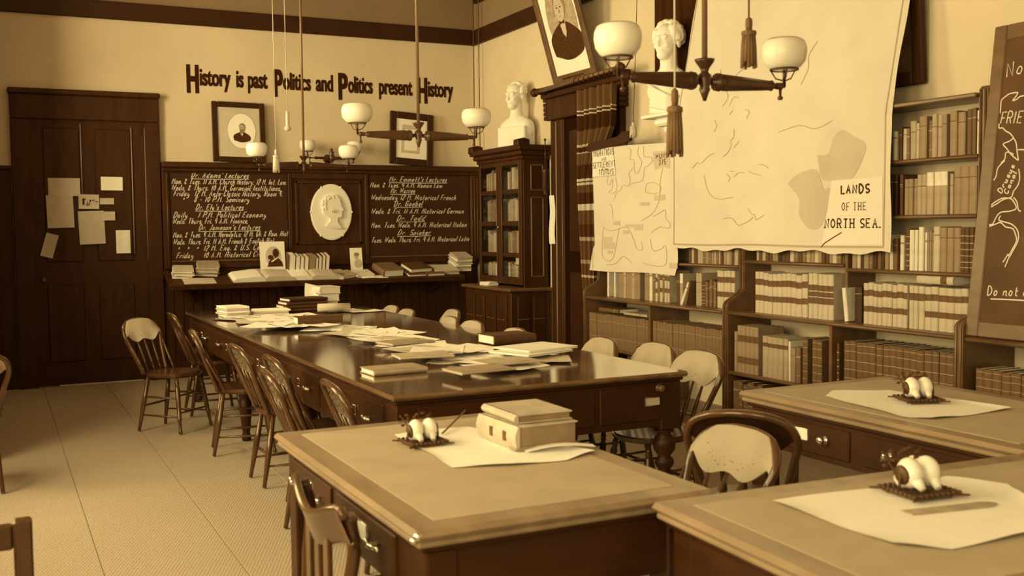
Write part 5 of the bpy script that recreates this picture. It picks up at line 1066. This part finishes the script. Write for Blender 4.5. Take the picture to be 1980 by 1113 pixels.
# ================================================================== chairs
def hoop_xz(z, y): return -.165-.15*(z-.45)/.4-.02*(1-(y/.21)**2)*min(1, max(0, (z-.5)/.3))
HP = [(.14, .445), (.16, .55), (.185, .65), (.203, .72), (.2, .768), (.175, .81), (.12, .838), (.05, .85)]
def hoop_y(z):                                                    # half width of the hoop at height z
    for (a, b), (c, d_) in zip(HP, HP[1:]):
        if b <= z <= d_: return a+(c-a)*(z-b)/(d_-b)
    return .05
def make_chair():
    t = thing('spindle_chair', 'x', 'chair', (0, 0, 0), (0, 0, 0), 'spindle-back chairs of the reading room')
    seat = [(.2*math.cos(a)+(.02 if math.cos(a) > 0 else 0), (.205+.015*math.cos(a))*math.sin(a)) for a in [2*PI*i/28 for i in range(28)]]
    seat = [(max(-.185, x*1.02), y) for x, y in seat]
    MB().prism([(x*.93, y*.93) for x, y in seat], .425, .437).prism(seat, .437, .452).prism([(x*.95, y*.95) for x, y in seat], .452, .458).build('seat', CHAIRW, t)
    pts = [(y, z) for y, z in HP]+[(0, .852)]+[(-y, z) for y, z in reversed(HP)]; pts = smooth_line(pts, 3)
    MB().tube([(hoop_xz(z, y), y, z) for y, z in pts], .0155, 8).build('back_hoop', CHAIRW, t)
    def panel(m, off):
        n = 22
        for i in range(n+1):
            y = -.203+.406*i/n; a = abs(y)
            top = .862-.012*(a/.12)**2 if a < .12 else .85-((a-.12)/.085)**1.6*.09
            top = min(top, .86); low = .695+.011*math.cos(y*33)+(.045*(a/.19)**4) if a < .19 else .735
            for z in (low, top): m.v.append((hoop_xz(z, y)+off, y, z))
        k = len(m.v)-2*(n+1)
        for i in range(n): m.f.append((k+2*i, k+2*i+2, k+2*i+3, k+2*i+1)); m.s.append(True)
        return k
    m = MB(); k0 = panel(m, .0185); k1 = panel(m, .008); n = 22
    for i in range(n):
        for e in (0, 1): m.f.append((k0+2*i+e, k0+2*i+2+e, k1+2*i+2+e, k1+2*i+e)); m.s.append(False)
    pn = m.build('back_panel', CHAIRP, t)
    m = MB(); r = random.Random(4)
    P = [(-.1, .76), (.1, .76), (0, .78), (0, .74)]+[(.045*math.cos(a*PI/5)*(1+.5*(a % 2)), .765+.028*math.sin(a*PI/5)*(1+.5*(a % 2))) for a in range(10)]+[(q*(.05+.02*k), .72+.01*k) for q in (-1, 1) for k in range(4)]+[(q*(.06+.025*k), .80-.006*k) for q in (-1, 1) for k in range(4)]
    for y, z in P:
        c = (hoop_xz(z, y), y, z); m.turn((c[0]+.0072, y, z), (c[0]+.0192, y, z), [(0, .0032), (1, .0032)], 6)
    m.build('perforations', HOLE, pn)['kind'] = 'stuff'
    SP = [(0, .007), (.12, .0085), (.28, .009), (.3, .012), (.315, .009), (.33, .0125), (.345, .009), (.36, .0125), (.375, .009), (.39, .0125), (.41, .009), (.44, .011), (.7, .009), (1, .0065)]
    for y0, y1 in ((-.075, -.085), (0, 0), (.075, .085)):
        z1 = .70; MB().turn((-.165, y0, .455), (hoop_xz(z1, y1)+.012, y1, z1), SP, 8).build('spindle', CHAIRW, t)
    for q in (-1, 1): MB().turn((-.12, q*.175, .455), (hoop_xz(.7, .19)+.01, q*.2, .7), SP, 8).build('spindle', CHAIRW, t)
    ft = {}
    for nm, x0, y0, x1, y1 in (('BL', -.13, .125, -.205, .16), ('BR', -.13, -.125, -.205, -.16)):
        MB().turn((x0, y0, .43), (x1, y1, .006), [(0, .013), (.5, .019), (.9, .013), (1, .012)], 8).build('leg', CHAIRW, t); ft[nm] = ((x0, y0, .43), (x1, y1, 0))
    for nm, x0, y0, x1, y1 in (('FL', .14, .145, .2, .195), ('FR', .14, -.145, .2, -.195)):
        MB().turn((x0, y0, .43), (x1, y1, .006), [(0, .012), (.08, .014), (.1, .018), (.12, .013), (.14, .018), (.16, .013), (.2, .019), (.5, .018), (.72, .015), (.74, .019), (.76, .014), (.93, .011), (.96, .016), (.99, .014), (1, .009)], 8).build('leg', CHAIRW, t); ft[nm] = ((x0, y0, .43), (x1, y1, 0))
    def at_z(nm, z): a, b = ft[nm]; k = (.43-z)/.43; return tuple(p+(q-p)*k for p, q in zip(a, b))
    for a, b, z, z2 in (('BL', 'FL', .27, .27), ('BL', 'FL', .13, .13), ('BR', 'FR', .27, .27), ('BR', 'FR', .13, .13), ('FL', 'FR', .29, .29), ('FL', 'FR', .16, .16), ('BL', 'BR', .2, .2)):
        MB().turn(at_z(a, z), at_z(b, z2), [(0, .006), (.5, .0095), (1, .006)], 6).build('stretcher', CHAIRW, t)
    return t
CH = [
 (1.22, 8.43, -45, 'spindle chair turned askew at the left of the table, nearest the door'),
 (1.63, 9.05, 0, 'spindle chair tucked behind the askew chair at the far left of the table'),
 (1.53, 7.37, -9, 'spindle chair beside the visible turned table leg, second from the askew chair'),
 (1.60, 6.36, 2, 'spindle chair with narrow rear legs in the middle of the left row'),
 (1.65, 5.66, 0, 'farther chair of the crowded pair on the left of the table'),
 (1.50, 5.13, -3, 'nearer chair of the crowded pair on the left of the table'),
 (1.66, 4.56, -4, 'spindle chair at the near left corner, peeping above the foreground desk'),
 (2.84, 9.05, 180, 'farthest pale chair back showing over the right side of the table'),
 (2.81, 8.57, 180, 'second farthest pale chair back over the right side of the table'),
 (3.12, 8.08, 176, 'tallest pale chair back showing before the dark cupboard'),
 (2.81, 7.40, 178, 'pale chair back overlapping the tallest one before the dark cupboard'),
 (2.82, 6.97, 182, 'low pale chair back right of the overlapping pair'),
 (2.83, 6.30, 180, 'single pale chair back behind the dark album on the table'),
 (3.01, 5.48, 178, 'third chair from the near right corner of the long table'),
 (3.13, 5.06, 180, 'second chair from the near right corner of the long table'),
 (3.11, 4.60, 182, 'large pale-backed chair at the near right corner of the long table'),
 (1.9, 2.85, 184, 'pale perforated-back chair drawn up to the foreground desk, right side'),
 (2.68, 3.27, 42, 'dark round-backed chair turned to the desk by the bookcases'),
 (-.19, 7.0, 100, 'chair at the left picture edge showing only one leg')]
proto = make_chair()
for i, (x, y, a, lb) in enumerate(CH):
    o = proto if i == 0 else copy_tree(proto)
    o.location = (x, y, 0.006); o.rotation_euler = (0, 0, math.radians(a)); o['label'] = lb
    if 'dark round' in lb:
        for ch in o.children:
            if ch.name.startswith('back_panel'): ch.data = ch.data.copy(); ch.data.materials[0] = CHAIRP_SHADED
    if 'right side' in lb:
        th = math.radians(7); o.location.z += .205*math.sin(th); o.rotation_euler = (Matrix.Rotation(math.radians(a), 3, 'Z') @ Matrix.Rotation(-th, 3, 'Y')).to_euler()
# yoke-back chair at the foreground desk
yc = thing('yoke_back_chair', 'heavy yoke-back chair drawn up to the foreground desk', 'chair', (1.0, 2.9, .006), (0, 0, 0))
def slab(poly, y0, y1): return MB().prism(poly, y0, y1, XYZ)
MB().cbox(-.2, .2, -.22, .22, .42, .45, .01).build('seat', CHAIRW, yc)
for q in (-1, 1):
    MB().tube(smooth_line([(-.19, q*.19, 0), (-.18, q*.19, .42), (-.17, q*.2, .56), (-.155, q*.215, .68), (-.175, q*.225, .78)], 4), [.018]*8+[.02]*9, 8).build('back_stile', CHAIRW, yc)
    MB().tube([(.17, q*.19, .42), (.18, q*.2, 0)], [.02, .014], 8).build('leg', CHAIRW, yc)
    MB().tube([(-.17, q*.19, .2), (.17, q*.195, .2)], .01, 6).build('stretcher', CHAIRW, yc)
def yoke(u, v):
    y = (u-.5)*.5; top = .80-.055*math.cos(y*2*PI/.5)*(1 if abs(y) < .25 else 0)*.5-.0275; low = .68-.05*math.cos(y*2*PI/.42)*.5
    z = low+(top-low)*v; return (-.165-.05*(1-(y/.25)**2)*.6-.03*(v-.5), y, z)
m = MB().grid(yoke, 24, 5); m.grid(lambda u, v: tuple(p+q for p, q in zip(yoke(u, v), (-.022, 0, 0))), 24, 5); m.tube([tuple(p+q for p, q in zip(yoke(i/24, 1), (-.011, 0, 0))) for i in range(25)], .013, 6); m.tube([tuple(p+q for p, q in zip(yoke(i/24, 0), (-.011, 0, 0))) for i in range(25)], .011, 6); m.build('crest_rail', CHAIRW, yc)
for y in (-.09, .0, .09): MB().cbox(-.2, -.185, y-.025, y+.025, .45, .7, .004).build('splat', CHAIRW, yc)
# ladder-back chair at the lower left corner
lc = thing('ladder_back_chair', 'dark square-railed chair at the lower left corner of the picture', 'chair', (-.155, 3.1, .006), (0, 0, 0))
MB().cbox(-.2, .2, -.02, .4, .42, .45, .01).build('seat', CHAIRW, lc)
for xx in (-.2, .2): MB().cbox(xx-.024, xx+.024, -.024, .024, 0, .77, .006).build('back_post', CHAIRW, lc); MB().tube([(xx*.9, .37, .42), (xx, .38, 0)], [.02, .015], 8).build('leg', CHAIRW, lc)
for z0, z1 in ((.69, .76), (.57, .61)): MB().cbox(-.176, .176, -.014, .014, z0, z1, .006).build('back_rail', CHAIRW, lc)
bpy.context.view_layer.update()
